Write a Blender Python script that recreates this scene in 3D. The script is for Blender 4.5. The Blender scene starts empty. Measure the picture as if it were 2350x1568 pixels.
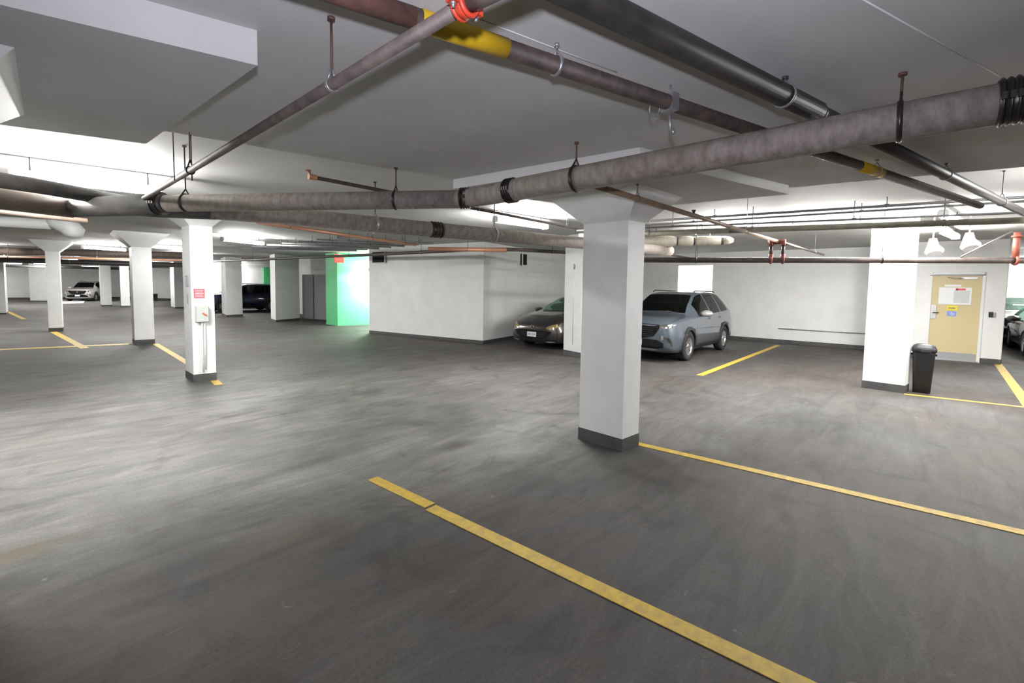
import bpy, bmesh, math, random
from mathutils import Vector, Matrix
from mathutils.bvhtree import BVHTree
random.seed(7)
SC = bpy.context.scene
COL = SC.collection
PI = math.pi

# ------------------------------------------------------------------ camera, world, flash, exposure
cam_d = bpy.data.cameras.new('camera')
cam_d.sensor_width = 36.0
cam_d.lens = 36.0 * 1080.0 / 2350.0
cam_d.shift_y = -55.0 / 2350.0
cam_d.clip_start = 0.05
cam = bpy.data.objects.new('camera', cam_d); COL.objects.link(cam)
CAM = Vector((0, 0, 1.68))
pitch, roll, head = math.atan(.0657), math.radians(0.8), math.radians(40.5)
fw = Vector((math.cos(head) * math.cos(pitch), math.sin(head) * math.cos(pitch), -math.sin(pitch)))
r0 = Vector((math.sin(head), -math.cos(head), 0)); u0 = r0.cross(fw)
rt = r0 * math.cos(roll) + u0 * math.sin(roll); up = -r0 * math.sin(roll) + u0 * math.cos(roll)
cam.matrix_world = Matrix(((rt.x, up.x, -fw.x, CAM.x), (rt.y, up.y, -fw.y, CAM.y), (rt.z, up.z, -fw.z, CAM.z), (0, 0, 0, 1)))
SC.camera = cam

w = bpy.data.worlds.new('world'); SC.world = w; w.use_nodes = True
w.node_tree.nodes['Background'].inputs[0].default_value = (.8, .85, 1, 1)
w.node_tree.nodes['Background'].inputs[1].default_value = 0.02

flash_d = bpy.data.lights.new('camera_flash', 'SPOT')
flash_d.energy = 175; flash_d.color = (.88, .86, 1.0); flash_d.shadow_soft_size = .035
flash_d.spot_size = math.radians(140); flash_d.spot_blend = .9
flash = bpy.data.objects.new('camera_flash', flash_d); COL.objects.link(flash)
flash.location = (0, 0, 1.90)
flash.rotation_euler = Vector((math.cos(head), math.sin(head), .62)).to_track_quat('-Z', 'Y').to_euler()

SC.view_settings.view_transform = 'Standard'; SC.view_settings.look = 'None'
SC.view_settings.gamma = 1; SC.view_settings.use_curve_mapping = False
SC.view_settings.exposure = 0.22
TUBE = 450.0       # radiance of the fluorescent tubes

# ------------------------------------------------------------------ materials
def mat(name, col=(.5, .5, .5), rough=.6, metal=0., noise=None, bump=0., spec=.5, coat=0., emit=None, stretch=(1, 1, 1), rnoise=0.):
    """noise = (scale, amount, second colour): blotches between the two colours"""
    m = bpy.data.materials.new(name); m.use_nodes = True
    nt = m.node_tree; b = nt.nodes['Principled BSDF']
    b.inputs['Base Color'].default_value = (*col, 1); b.inputs['Roughness'].default_value = rough
    b.inputs['Metallic'].default_value = metal; b.inputs['Specular IOR Level'].default_value = spec
    b.inputs['Coat Weight'].default_value = coat
    if emit:
        b.inputs['Emission Color'].default_value = (*emit[0], 1); b.inputs['Emission Strength'].default_value = emit[1]
    if noise or bump:
        tc = nt.nodes.new('ShaderNodeTexCoord'); mp = nt.nodes.new('ShaderNodeMapping'); mp.inputs['Scale'].default_value = stretch
        geo = nt.nodes.new('ShaderNodeNewGeometry')
        nt.links.new(geo.outputs['Position'], mp.inputs['Vector'])
        nz = nt.nodes.new('ShaderNodeTexNoise'); nz.inputs['Scale'].default_value = noise[0] if noise else 20
        nz.inputs['Detail'].default_value = 6; nz.inputs['Roughness'].default_value = .65
        nt.links.new(mp.outputs[0], nz.inputs['Vector'])
        if noise:
            rp = nt.nodes.new('ShaderNodeValToRGB'); rp.color_ramp.elements[0].position = .35; rp.color_ramp.elements[1].position = .68
            rp.color_ramp.elements[0].color = (*col, 1)
            rp.color_ramp.elements[1].color = (*[c + (d - c) * noise[1] for c, d in zip(col, noise[2])], 1)
            nt.links.new(nz.outputs['Fac'], rp.inputs[0]); nt.links.new(rp.outputs[0], b.inputs['Base Color'])
        if bump:
            bp = nt.nodes.new('ShaderNodeBump'); bp.inputs['Strength'].default_value = bump; bp.inputs['Distance'].default_value = .01
            nt.links.new(nz.outputs['Fac'], bp.inputs['Height']); nt.links.new(bp.outputs[0], b.inputs['Normal'])
    return m

def floor_mat():
    m = bpy.data.materials.new('worn_asphalt'); m.use_nodes = True
    nt = m.node_tree; N = nt.nodes; L = nt.links; b = N['Principled BSDF']
    geo = N.new('ShaderNodeNewGeometry')
    def noise(scale, stretch=(1, 1, 1), detail=6, rough=.6, dist=0., off=(0, 0, 0)):
        mp = N.new('ShaderNodeMapping'); mp.inputs['Scale'].default_value = stretch; mp.inputs['Location'].default_value = off
        L.new(geo.outputs['Position'], mp.inputs['Vector'])
        n = N.new('ShaderNodeTexNoise'); n.inputs['Scale'].default_value = scale; n.inputs['Detail'].default_value = detail
        n.inputs['Roughness'].default_value = rough; n.inputs['Distortion'].default_value = dist
        L.new(mp.outputs[0], n.inputs['Vector']); return n.outputs['Fac']
    def ramp(f, a, bb, ca, cb):
        r = N.new('ShaderNodeValToRGB'); e = r.color_ramp.elements
        e[0].position = a; e[1].position = bb; e[0].color = (*ca, 1); e[1].color = (*cb, 1); L.new(f, r.inputs[0]); return r.outputs[0]
    def mix(f, a, bb, mode='MIX'):
        x = N.new('ShaderNodeMix'); x.data_type = 'RGBA'; x.blend_type = mode
        if isinstance(f, float): x.inputs[0].default_value = f
        else: L.new(f, x.inputs[0])
        for s, v in ((6, a), (7, bb)):
            if isinstance(v, tuple): x.inputs[s].default_value = (*v, 1)
            else: L.new(v, x.inputs[s])
        return x.outputs[2]
    big = ramp(noise(.28, detail=3, dist=.4, off=(3.1, 1.7, 0)), .36, .66, (.040, .038, .038), (.082, .079, .076))     # dust and dark traffic lanes
    brown = ramp(noise(.45, detail=4, dist=.8, off=(8, 2, 0)), .44, .66, (0, 0, 0), (1, 1, 1))
    sep = N.new('ShaderNodeSeparateXYZ'); L.new(geo.outputs['Position'], sep.inputs[0])
    def math_(op, a, bb):
        x = N.new('ShaderNodeMath'); x.operation = op
        for q, v in ((0, a), (1, bb)):
            if isinstance(v, (int, float)): x.inputs[q].default_value = v
            else: L.new(v, x.inputs[q])
        return x.outputs[0]
    # dusty driving lane, lightened to paint in the lamp pool, against the darker asphalt of the stall in the foreground
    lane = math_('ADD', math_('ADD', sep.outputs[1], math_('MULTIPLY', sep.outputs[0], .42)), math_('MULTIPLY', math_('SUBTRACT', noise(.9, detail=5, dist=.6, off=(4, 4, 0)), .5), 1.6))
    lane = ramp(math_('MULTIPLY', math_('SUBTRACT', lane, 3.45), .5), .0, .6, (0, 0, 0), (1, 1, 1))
    dust = ramp(noise(.8, detail=6, dist=.5, off=(1, 6, 0)), .30, .70, (.092, .089, .085), (.19, .186, .179))  # dust tone, raised to paint the light pool under the lamps
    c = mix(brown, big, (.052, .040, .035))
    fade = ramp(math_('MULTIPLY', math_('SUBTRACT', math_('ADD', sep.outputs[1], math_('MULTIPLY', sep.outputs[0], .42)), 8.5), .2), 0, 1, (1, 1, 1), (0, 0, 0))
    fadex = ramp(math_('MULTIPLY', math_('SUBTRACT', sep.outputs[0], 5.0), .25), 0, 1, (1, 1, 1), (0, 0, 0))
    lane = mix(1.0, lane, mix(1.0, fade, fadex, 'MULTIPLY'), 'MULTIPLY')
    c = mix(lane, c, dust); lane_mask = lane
    streak = ramp(noise(1.6, (.5, 2.2, 1), 8, .7, 1.2), .30, .72, (.62, .62, .63), (1.42, 1.41, 1.39))
    c = mix(1.0, c, streak, 'MULTIPLY')
    fine = ramp(noise(55, detail=4), .3, .75, (.80, .80, .80), (1.22, 1.22, 1.22))
    c = mix(1.0, c, fine, 'MULTIPLY')
    stains = ramp(noise(1.1, detail=5, dist=1.5, off=(5, 9, 0)), .56, .72, (1, 1, 1), (.50, .48, .48))
    c = mix(1.0, c, stains, 'MULTIPLY')
    warp = noise(3.2, detail=5, off=(7, 3, 0))
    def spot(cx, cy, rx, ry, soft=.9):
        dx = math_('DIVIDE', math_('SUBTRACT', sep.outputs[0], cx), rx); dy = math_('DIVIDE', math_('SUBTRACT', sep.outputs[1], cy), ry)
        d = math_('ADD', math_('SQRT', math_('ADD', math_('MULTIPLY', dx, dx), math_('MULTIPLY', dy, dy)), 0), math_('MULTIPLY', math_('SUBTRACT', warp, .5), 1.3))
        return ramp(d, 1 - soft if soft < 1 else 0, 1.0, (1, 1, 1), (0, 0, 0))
    for cx, cy, rx, ry, colr, k in ((3.36, 3.60, .34, .17, (.035, .030, .028), .85), (4.42, 2.15, .62, .60, (.030, .029, .028), .55), (.02, 4.12, .55, .16, (.13, .095, .045), .6), (.0, 3.72, .3, .2, (.02, .018, .018), .8),  # stains, except the patch at the near column's foot: painted shade
                                   (1.35, 3.05, .55, .35, (.085, .062, .045), .55), (.95, 2.65, .5, .3, (.085, .065, .045), .5), (2.55, 9.0, .6, .6, (.03, .03, .03), .5), (1.1, 2.95, .9, .06, (.02, .018, .018), .6), (4.15, 3.7, .25, .12, (.26, .26, .26), .6), (2.4, 6.1, .9, .05, (.05, .048, .047), .6)):  # stains and cracks, plus painted shade at a column foot and a pale painted reflection
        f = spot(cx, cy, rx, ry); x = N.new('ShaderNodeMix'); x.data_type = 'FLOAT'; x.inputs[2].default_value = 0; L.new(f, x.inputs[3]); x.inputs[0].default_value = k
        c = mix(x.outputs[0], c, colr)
    spots = ramp(noise(5.5, (1, 1.6, 1), 3, .5, .6, (1, 3, 0)), .71, .78, (0, 0, 0), (.35, .35, .35))
    c = mix(spots, c, (.25, .25, .245))
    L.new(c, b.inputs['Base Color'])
    rr = ramp(noise(1.3, (.6, 1.8, 1), 6, .65, .8, (2, 2, 0)), .3, .72, (.46, .46, .46), (.72, .72, .72))
    rgh = mix(lane_mask, (.72, .72, .72), rr); L.new(rgh, b.inputs['Roughness']); b.inputs['Specular IOR Level'].default_value = .4
    bp = N.new('ShaderNodeBump'); bp.inputs['Strength'].default_value = .25; bp.inputs['Distance'].default_value = .004
    L.new(noise(60, detail=5, rough=.7), bp.inputs['Height'])
    bp2 = N.new('ShaderNodeBump'); bp2.inputs['Strength'].default_value = .25; bp2.inputs['Distance'].default_value = .02
    L.new(noise(2.5, detail=4), bp2.inputs['Height']); L.new(bp.outputs[0], bp2.inputs['Normal'])
    L.new(bp2.outputs[0], b.inputs['Normal'])
    return m

def glass_mat(name, tint, mirror=.12, sheen=(.9, .95, .93)):
    m = bpy.data.materials.new(name); m.use_nodes = True
    nt = m.node_tree; N = nt.nodes; N.remove(N['Principled BSDF'])
    t = N.new('ShaderNodeBsdfTransparent'); t.inputs[0].default_value = (*tint, 1)
    g = N.new('ShaderNodeBsdfGlossy'); g.inputs['Roughness'].default_value = .04; g.inputs[0].default_value = (*sheen, 1)
    lw = N.new('ShaderNodeLayerWeight'); lw.inputs[0].default_value = .35
    mx = N.new('ShaderNodeMixShader'); ad = N.new('ShaderNodeMath'); ad.inputs[1].default_value = mirror; ad.use_clamp = True
    nt.links.new(lw.outputs['Fresnel'], ad.inputs[0]); nt.links.new(ad.outputs[0], mx.inputs[0])
    nt.links.new(t.outputs[0], mx.inputs[1]); nt.links.new(g.outputs[0], mx.inputs[2]); nt.links.new(mx.outputs[0], N['Material Output'].inputs[0])
    return m

M = dict(
    floor=floor_mat(),
    ceil=mat('painted_ceiling', (.60, .60, .59), .75, noise=(1.3, 1, (.53, .53, .52)), bump=.05),
    wall=mat('white_wall_paint', (.82, .82, .81), .6, noise=(1.7, 1, (.75, .75, .74)), bump=.04),
    col=mat('white_column_paint', (.82, .83, .83), .5, noise=(2.5, 1, (.75, .76, .76)), bump=.04),
    band=mat('dark_membrane', (.045, .045, .046), .6, noise=(6, 1, (.08, .08, .08))),
    green=mat('green_wall_paint', (.11, .60, .25), .5),
    greydoor=mat('grey_door_paint', (.30, .30, .31), .5),
    yellow=mat('yellow_road_paint', (.62, .42, .035), .6, noise=(14, 1, (.40, .27, .05)), bump=.1),
    whitepatch=mat('white_floor_patch', (.7, .7, .72), .6),
    drain=mat('brown_grey_drain_pipe', (.185, .155, .138), .7, noise=(22, 1, (.33, .29, .262)), bump=.25, stretch=(1, 1, .35)),
    fitting=mat('grey_iron_fitting', (.05, .048, .047), .6, noise=(6, 1, (.09, .086, .082))), brownpipe=mat('dark_brown_pipe', (.115, .085, .065), .55, noise=(9, 1, (.07, .052, .042))),
    rust=mat('rusty_pipe_steel', (.085, .058, .048), .6, noise=(16, 1, (.028, .024, .024)), bump=.15),
    rustred=mat('red_rust_steel', (.16, .075, .055), .65, noise=(14, 1, (.06, .035, .03))),
    greypipe=mat('weathered_grey_pipe', (.135, .105, .092), .6, noise=(14, 1, (.07, .055, .05)), bump=.1),
    black=mat('black_pipe_jacket', (.013, .012, .012), .5, noise=(7, 1, (.038, .034, .031))),
    darksteel=mat('dark_steel', (.055, .05, .05), .5, .3),
    yband=mat('yellow_pipe_band', (.56, .36, .01), .5),
    red=mat('red_fitting_paint', (.58, .055, .02), .45, noise=(25, 1, (.34, .035, .02))),
    redold=mat('aged_red_fitting', (.27, .06, .035), .55, noise=(25, 1, (.16, .04, .03))),
    clamp=mat('black_clamp_steel', (.05, .045, .042), .35, .6),
    galv=mat('galvanised_steel', (.38, .38, .40), .4, .7),
    copper=mat('copper_pipe', (.42, .21, .13), .45, .3),
    tan_pipe=mat('tan_brown_pipe', (.33, .23, .15), .5, noise=(11, 1, (.22, .15, .10))),
    olive=mat('olive_grey_pipe', (.27, .26, .20), .5, noise=(8, 1, (.19, .18, .14))),
    lag=mat('white_pipe_lagging', (.66, .62, .53), .75, noise=(7, 1, (.42, .37, .29)), bump=.3),
    whiteplastic=mat('white_plastic', (.78, .79, .80), .4),
    cond=mat('grey_conduit', (.16, .16, .16), .45, .4),
    tube=mat('lit_fluorescent_tube', (.9, .9, .9), .4, emit=((1, .985, .95), TUBE)),
    cream=mat('tan_door_paint', (.60, .50, .28), .5),
    paper=mat('white_paper', (.85, .85, .85), .7),
    pgrey=mat('grey_print_paper', (.62, .64, .63), .7),
    pred=mat('red_print', (.75, .12, .15), .6),
    yellowsign=mat('yellow_sticker', (.80, .66, .02), .5), bluesign=mat('blue_sticker', (.22, .30, .72), .5),
    steel=mat('brushed_steel', (.55, .55, .56), .35, .8),
    blackplastic=mat('black_plastic', (.012, .012, .014), .45), darkgap=mat('dark_void', (.008, .008, .008), .9),
    greybox=mat('grey_green_enamel', (.52, .56, .53), .4), orange=mat('orange_red_handle', (.85, .16, .06), .4),
    exitred=mat('lit_red_sign', (.8, .05, .04), .4, emit=((1, .10, .09), .7)),
    graffiti=mat('grey_scuff', (.42, .43, .46), .7),
    rubber=mat('tyre_rubber', (.014, .014, .015), .7), alloy=mat('alloy_rim', (.60, .60, .61), .28, .9),
    grille=mat('matt_black_mesh', (.006, .006, .007), .85, spec=.15), trim=mat('black_car_trim', (.016, .016, .018), .45), chrome=mat('chrome', (.85, .85, .86), .12, 1.),
    plate=mat('licence_plate_white', (.75, .78, .82), .4), platetxt=mat('plate_blue_letters', (.10, .16, .40), .5),
    lens=mat('headlight_lens', (.13, .12, .12), .10, .4, coat=1), sparkle=mat('headlight_reflector', (.9, .9, .9), .15, 1., coat=1), amberlens=mat('yellowed_headlight_lens', (.30, .24, .10), .22, .3, coat=1),
    inter=mat('dark_car_interior', (.03, .03, .032), .8),
    suvpaint=mat('blue_grey_car_paint', (.085, .103, .130), .30, .35, coat=1.), hatchpaint=mat('dark_grey_car_paint', (.034, .030, .029), .3, .4, coat=1.),
    bluepaint=mat('navy_car_paint', (.012, .016, .06), .3, .3, coat=1.), silverpaint=mat('silver_car_paint', (.50, .48, .46), .3, .5, coat=1.),
    darkpaint=mat('charcoal_car_paint', (.045, .047, .048), .3, .4, coat=1.), whitecar=mat('white_car_paint', (.75, .76, .77), .3, 0, coat=1.),
    tail=mat('red_lens', (.35, .02, .02), .2),
)
GL_DARK = glass_mat('dark_tinted_glass', (.10, .11, .11), .0, (.6, .64, .63))
GL_GREEN = glass_mat('green_tinted_glass', (.52, .72, .64), .45, (.55, .80, .70))

# ------------------------------------------------------------------ mesh helpers
class MB:
    def __init__(s): s.v = []; s.f = []; s.smooth = []
    def add(s, vs, fs, sm=False):
        o = len(s.v); s.v += [tuple(v) for v in vs]
        s.f += [tuple(i + o for i in f) for f in fs]; s.smooth += [sm] * len(fs); return s
    def box(s, c, size, rz=0., bev=0.):
        cx, cy, cz = c; a, b, h = size[0] / 2, size[1] / 2, size[2] / 2
        if bev:
            pts = []
            for z, i in ((-h, bev), (-h + bev, 0), (h - bev, 0), (h, bev)):
                for sx, sy in ((-1, -1), (1, -1), (1, 1), (-1, 1)):
                    pts += [(sx * (a - i) if k else sx * (a - i - bev), sy * (b - i - bev) if k else sy * (b - i), z) for k in ((0, 1) if sx * sy > 0 else (1, 0))]
            n = 8; fs = []
            for q in range(3):
                for i in range(n):
                    fs.append((q * n + i, q * n + (i + 1) % n, (q + 1) * n + (i + 1) % n, (q + 1) * n + i))
            fs += [tuple(range(n - 1, -1, -1)), tuple(range(3 * n, 4 * n))]
        else:
            pts = [(x, y, z) for z in (-h, h) for x, y in ((-a, -b), (a, -b), (a, b), (-a, b))]
            fs = [(3, 2, 1, 0), (4, 5, 6, 7), (0, 1, 5, 4), (1, 2, 6, 5), (2, 3, 7, 6), (3, 0, 4, 7)]
        co, si = math.cos(rz), math.sin(rz)
        return s.add([(cx + x * co - y * si, cy + x * si + y * co, cz + z) for x, y, z in pts], fs)
    def prism(s, poly, z0, z1):
        ar = sum(poly[i][0] * poly[(i + 1) % len(poly)][1] - poly[(i + 1) % len(poly)][0] * poly[i][1] for i in range(len(poly)))
        if ar < 0: poly = poly[::-1]
        n = len(poly)
        return s.add([(x, y, z0) for x, y in poly] + [(x, y, z1) for x, y in poly],
                     [tuple(range(n - 1, -1, -1)), tuple(range(n, 2 * n))] + [(i, (i + 1) % n, n + (i + 1) % n, n + i) for i in range(n)])
    def frustum(s, lo, hi, z0, z1):
        n = len(lo)
        return s.add([(x, y, z0) for x, y in lo] + [(x, y, z1) for x, y in hi],
                     [tuple(range(n - 1, -1, -1)), tuple(range(n, 2 * n))] + [(i, (i + 1) % n, n + (i + 1) % n, n + i) for i in range(n)])
    def tube(s, pts, r, n=16, caps=True):
        """swept round pipe; r is one radius or one per point"""
        P = [Vector(p) for p in pts]; R = r if isinstance(r, (list, tuple)) else [r] * len(P)
        vs = []; fs = []; prev = None
        for i, p in enumerate(P):
            t = ((P[min(i + 1, len(P) - 1)] - p).normalized() + (p - P[max(i - 1, 0)]).normalized()).normalized()
            if prev is None:
                a = t.cross(Vector((0, 0, 1)));  a = a if a.length > .05 else t.cross(Vector((1, 0, 0)))
            else: a = prev - t * prev.dot(t)
            a.normalize(); prev = a; b = t.cross(a)
            vs += [p + (a * math.cos(2 * PI * k / n) + b * math.sin(2 * PI * k / n)) * R[i] for k in range(n)]
        for i in range(len(P) - 1):
            for k in range(n): fs.append((i * n + k, i * n + (k + 1) % n, (i + 1) * n + (k + 1) % n, (i + 1) * n + k))
        s.add(vs, fs, True)
        if caps:
            o = len(s.v) - len(vs)
            s.f += [tuple(o + k for k in range(n - 1, -1, -1)), tuple(o + (len(P) - 1) * n + k for k in range(n))]; s.smooth += [False, False]
        return s
    def ring(s, c, axis, R, r, n=24, m=8, flat=None):
        """torus round AXIS (a pipe clamp or hanger strap)"""
        ax = Vector(axis).normalized(); a = ax.cross(Vector((0, 0, 1)));  a = a if a.length > .05 else ax.cross(Vector((1, 0, 0)))
        a.normalize(); b = ax.cross(a); c = Vector(c); vs = []; fs = []
        for i in range(n):
            d = a * math.cos(2 * PI * i / n) + b * math.sin(2 * PI * i / n)
            for k in range(m):
                q = 2 * PI * k / m; vs.append(c + d * (R + r * math.cos(q)) + ax * ((flat or r) * math.sin(q)))
        for i in range(n):
            for k in range(m): fs.append((i * m + k, i * m + (k + 1) % m, ((i + 1) % n) * m + (k + 1) % m, ((i + 1) % n) * m + k))
        return s.add(vs, fs, True)
    def lathe(s, prof, c=(0, 0, 0), axis='Z', n=24):
        vs = []; fs = []; k = len(prof)
        for i in range(n):
            q = 2 * PI * i / n
            for r, h in prof:
                x, y = r * math.cos(q), r * math.sin(q)
                p = (x, y, h) if axis == 'Z' else (x, h, y)
                vs.append((c[0] + p[0], c[1] + p[1], c[2] + p[2]))
        for i in range(n):
            for j in range(k - 1):
                f = (i * k + j, ((i + 1) % n) * k + j, ((i + 1) % n) * k + j + 1, i * k + j + 1)
                fs.append(f if axis == 'Z' else f[::-1])
        return s.add(vs, fs, True)
    def build(s, name, material, parent=None, **props):
        me = bpy.data.meshes.new(name); me.from_pydata(s.v, [], s.f); me.update()
        me.polygons.foreach_set('use_smooth', s.smooth)
        me.materials.append(material)
        o = bpy.data.objects.new(name, me); COL.objects.link(o)
        if parent is not None: o.parent = parent; o.matrix_parent_inverse = Matrix.Translation(-Vector(parent.location)) if not parent.get('local') else Matrix()
        for k, v in props.items(): o[k] = v
        return o

def thing(name, label, cat, loc, group=None, local=False, rz=0.):
    """an Empty that parents the parts; parts are given in world metres unless local"""
    o = bpy.data.objects.new(name, None); COL.objects.link(o); o.location = loc; o.empty_display_size = .1
    o['label'] = label; o['category'] = cat; o['kind'] = 'thing'
    if group: o['group'] = group
    if local: o['local'] = 1; o.rotation_euler = (0, 0, rz)
    return o
def single(o, label, cat, group=None, kind='thing'):
    o['label'] = label; o['category'] = cat; o['kind'] = kind
    if group: o['group'] = group
    return o
def struct(o, label=None):
    o['kind'] = 'structure'
    if label: o['label'] = label
    return o

# ------------------------------------------------------------------ floor, ceiling, walls
ZC, ZN, ZD = 2.95, 2.72, 2.63           # far ceiling, lower slab overhead, drop panel round the near column
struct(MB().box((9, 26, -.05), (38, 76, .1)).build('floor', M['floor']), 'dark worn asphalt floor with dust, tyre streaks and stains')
struct(MB().box((9, 26, ZC + .1), (38, 76, .2)).build('ceiling', M['ceil']), 'pale grey painted concrete ceiling')
slab = struct(MB().prism([(-9, 6.2), (.977, 3.996), (3.172, 3.51), (5.43, 3.0), (5.50, 1.0), (5.72, -.65), (6.1, -8), (-9, -8)], ZN, ZC).build('ceiling_slab', M['ceil']),
              'lower thickened ceiling slab over the driving lane')
struct(MB().prism([(3.30, 1.60), (3.18, 3.50), (5.24, 2.92), (5.363, 1.007)], ZD, ZN).build('drop_panel', M['ceil']), 'white square drop panel over the near column')
struct(MB().prism([(.837, 2.12), (.826, 3.88), (-1.6, 4.72), (-1.6, 2.84)], 2.58, ZN).build('drop_panel', M['ceil']), 'thick drop panel whose side face catches the flash')
for i, (a, b) in enumerate((((2.0, .25), (3.35, -.28)), ((3.35, -.28), (3.5, -.75)), ((1.35, 1.35), (2.1, 1.15)))):
    a = Vector((*a, ZN)); b = Vector((*b, ZN))
    struct(MB().tube([a, b], .0035, 6).build('trim_%d' % (i + 1), M['ceil']), 'fine formwork ridge in the ceiling paint')

def wall(name, p, q, z0=0., z1=ZC, t=.12, m='wall', base=True, label=None, bname=None):
    p = Vector((*p, 0)); q = Vector((*q, 0)); d = (q - p); L = d.length; rz = math.atan2(d.y, d.x); c = (p + q) / 2
    o = struct(MB().box((c.x, c.y, (z0 + z1) / 2), (L, t, z1 - z0), rz).build(name, M[m]), label)
    if base:
        struct(MB().box((c.x, c.y, .06), (L + .01, t + .014, .12), rz).build(bname or name.replace('wall', 'baseboard'), M['band']))
    return o
# utility room (solid block)
UT = [(9.14, 14.29), (9.80, 9.47), (11.73, 9.82), (17.0, 10.44), (17.0, 14.6)]
struct(MB().prism(UT, 0, ZC).build('wall_utility', M['wall']), 'white painted walls of the boxed-out room jutting into the garage')
struct(MB().prism([(9.13, 14.30), (9.79, 9.455), (11.73, 9.805), (17.0, 10.425), (17.0, 14.6)], 0, .10).build('baseboard_utility', M['band']))
# long wall behind the parked cars, with an opening into a bright bay
wall('wall_rear', (16.96, 10.4), (16.96, 6.55), label='white wall behind the parked cars')
wall('wall_rear', (16.96, 5.35), (16.96, .85), label='long white wall behind the empty stall')
wall('wall_rear', (16.96, 6.55), (16.96, 5.35), 2.52, ZC, base=False, label='wall piece above the bright bay')
wall('wall_rear', (16.96, 6.55), (16.96, 5.35), 0, 1.25, label='unseen low wall added under the bright bay opening to block its light')  # added out of sight to stop bay light reaching under the crossover
wall('wall_bay', (19.0, 7.6), (19.0, 4.2), base=False); wall('wall_bay', (17.02, 6.62), (19.0, 6.62), base=False); wall('wall_bay', (17.02, 5.28), (19.0, 5.28), base=False)
# lobby block with the door: front face at X = 15.9
DX = 15.90
wall('wall_lobby', (DX + .06, .95), (DX + .06, -.30)); wall('wall_lobby', (DX + .06, -1.22), (DX + .06, -1.62))
wall('wall_lobby', (DX + .06, -.30), (DX + .06, -1.22), 2.12, ZC, base=False)
wall('wall_lobby', (DX + .02, .90), (17.0, .90)); wall('wall_lobby', (DX + .12, -1.58), (20.0, -1.58)); wall('wall_lobby_inside', (17.2, .9), (17.2, -1.58), base=False)
# bright wall beyond the lobby, and the outer walls that close the garage
wall('wall_east', (27.0, -9.9), (27.0, 63)); wall('wall_south', (-9.9, -10), (27, -10)); wall('wall_west', (-9, -10), (-9, 63)); wall('wall_north', (-9, 60), (27, 60))
# green bay and the walls between it and the piers
struct(MB().prism([(9.93, 18.75), (9.845, 17.67), (12.6, 17.25), (12.6, 18.6)], 0, ZC).build('wall_green', M['green']), 'green painted wall of the lift bay, glaring under a lamp')
struct(MB().prism([(9.925, 18.76), (9.835, 17.655), (12.6, 17.235), (12.6, 18.6)], 0, .05).build('baseboard_green', M['green']))
wall('wall_service', (10.9, 19.2), (11.6, 25.5), label='white wall beyond the green bay')
wall('wall_middle', (9.6, 33.0), (16.0, 33.0), label='white wall behind the navy car')
struct(MB().prism([(13.06, 32.93), (13.8, 32.93), (13.8, 32.8), (13.06, 32.8)], 1.35, 2.74).build('wall_green', M['green']), 'small green wall panel above the navy car')
wall('wall_far', (10.6, 55.5), (13.2, 53.3), .0, ZC, label='white wall panel at the far end')
gd = struct(MB().box((10.62, 21.1, 1.08), (.07, 1.75, 2.06), math.radians(8)).build('door_2', M['greydoor']), 'plain grey steel double door')
MB().box((10.575, 21.1, 1.08), (.02, .02, 2.02), math.radians(8)).build('door_seam', M['darkgap'], gd)
MB().box((10.57, 21.25, 1.02), (.05, .05, .14), math.radians(8)).build('door_handle', M['steel'], gd)
# vent openings in the utility room
for k, (c, sz, rz, lab) in enumerate((((9.215, 13.76, 2.60), (.12, .62, .36), math.radians(7.8), 'dark vent opening high in the wall by the green bay'),
                                      ((12.05, 9.835, 2.57), (.30, .10, .36), math.radians(7), 'dark vent opening above the dark grey hatchback'))):
    t = thing('wall_vent', lab, 'vent', c)
    MB().box(c, sz, rz).build('opening', M['darkgap'], t)
    fr = MB()
    ax = Vector((math.cos(rz), math.sin(rz), 0)); ay = Vector((-math.sin(rz), math.cos(rz), 0)); C = Vector(c)
    lx = ay if k == 0 else ax; nx = -ax if k == 0 else -ay; half = max(sz[0], sz[1]) / 2
    for s in (-1, 1):
        q = C + lx * s * half + nx * .06; fr.box(q, (.03, .03, .40), rz)
        q = C + nx * .06; fr.box((q.x, q.y, c[2] + s * .19), (.03 if k == 0 else half * 2, half * 2 if k == 0 else .03, .03), rz)
    fr.build('frame', M['wall'], t)

# ------------------------------------------------------------------ columns
def column(label, near, sx, sy, rot, z1=ZC, flare=.27, cap=True, zcap=None, group='white painted concrete columns', fl=None):
    """near = the corner nearest the camera (the -X -Y one); rot in degrees"""
    rz = math.radians(rot); ax = Vector((math.cos(rz), math.sin(rz))); ay = Vector((-math.sin(rz), math.cos(rz))); n = Vector(near)
    def rect(e, ex=0): return [tuple(n + ax * a + ay * b) for a, b in ((-e, -e), (sx + e, -e), (sx + e, sy + e), (-e, sy + e))]
    c = n + ax * sx / 2 + ay * sy / 2
    t = thing('concrete_column', label, 'column', (c.x, c.y, 0), group)
    zc = z1 - flare if cap else z1
    MB().prism(rect(0), .13, zc).build('shaft', M['col'], t)
    MB().prism(rect(.006), 0, .13).build('base_band', M['band'], t)
    if cap: MB().frustum(rect(0), rect(flare), zc, z1).build('capital', M['col'], t)
    return t
column('nearest white column, its flared head under the square drop panel', (4.354, 2.207), .31, .56, -5.8, ZD, .27)
column('white column carrying a red notice and a grey switch box', (2.479, 9.12), .33, .58, -4, ZC, .33)
column('flared white column where two yellow lines meet, next behind the red notice column', (2.935, 15.608), .42, .62, -6, ZC, .37)
column('white column at the head of a short yellow line, farthest of the flared columns', (1.80, 21.3), .33, .60, -8, ZC, .35)
column('slim white column standing beside the dark grey hatchback', (9.53, 5.98), .30, .66, -18, ZC, .25, cap=False)
column('white column standing next to the black rubbish bin', (10.11, .05), .31, .58, -9, ZC, .2, cap=False)
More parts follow.
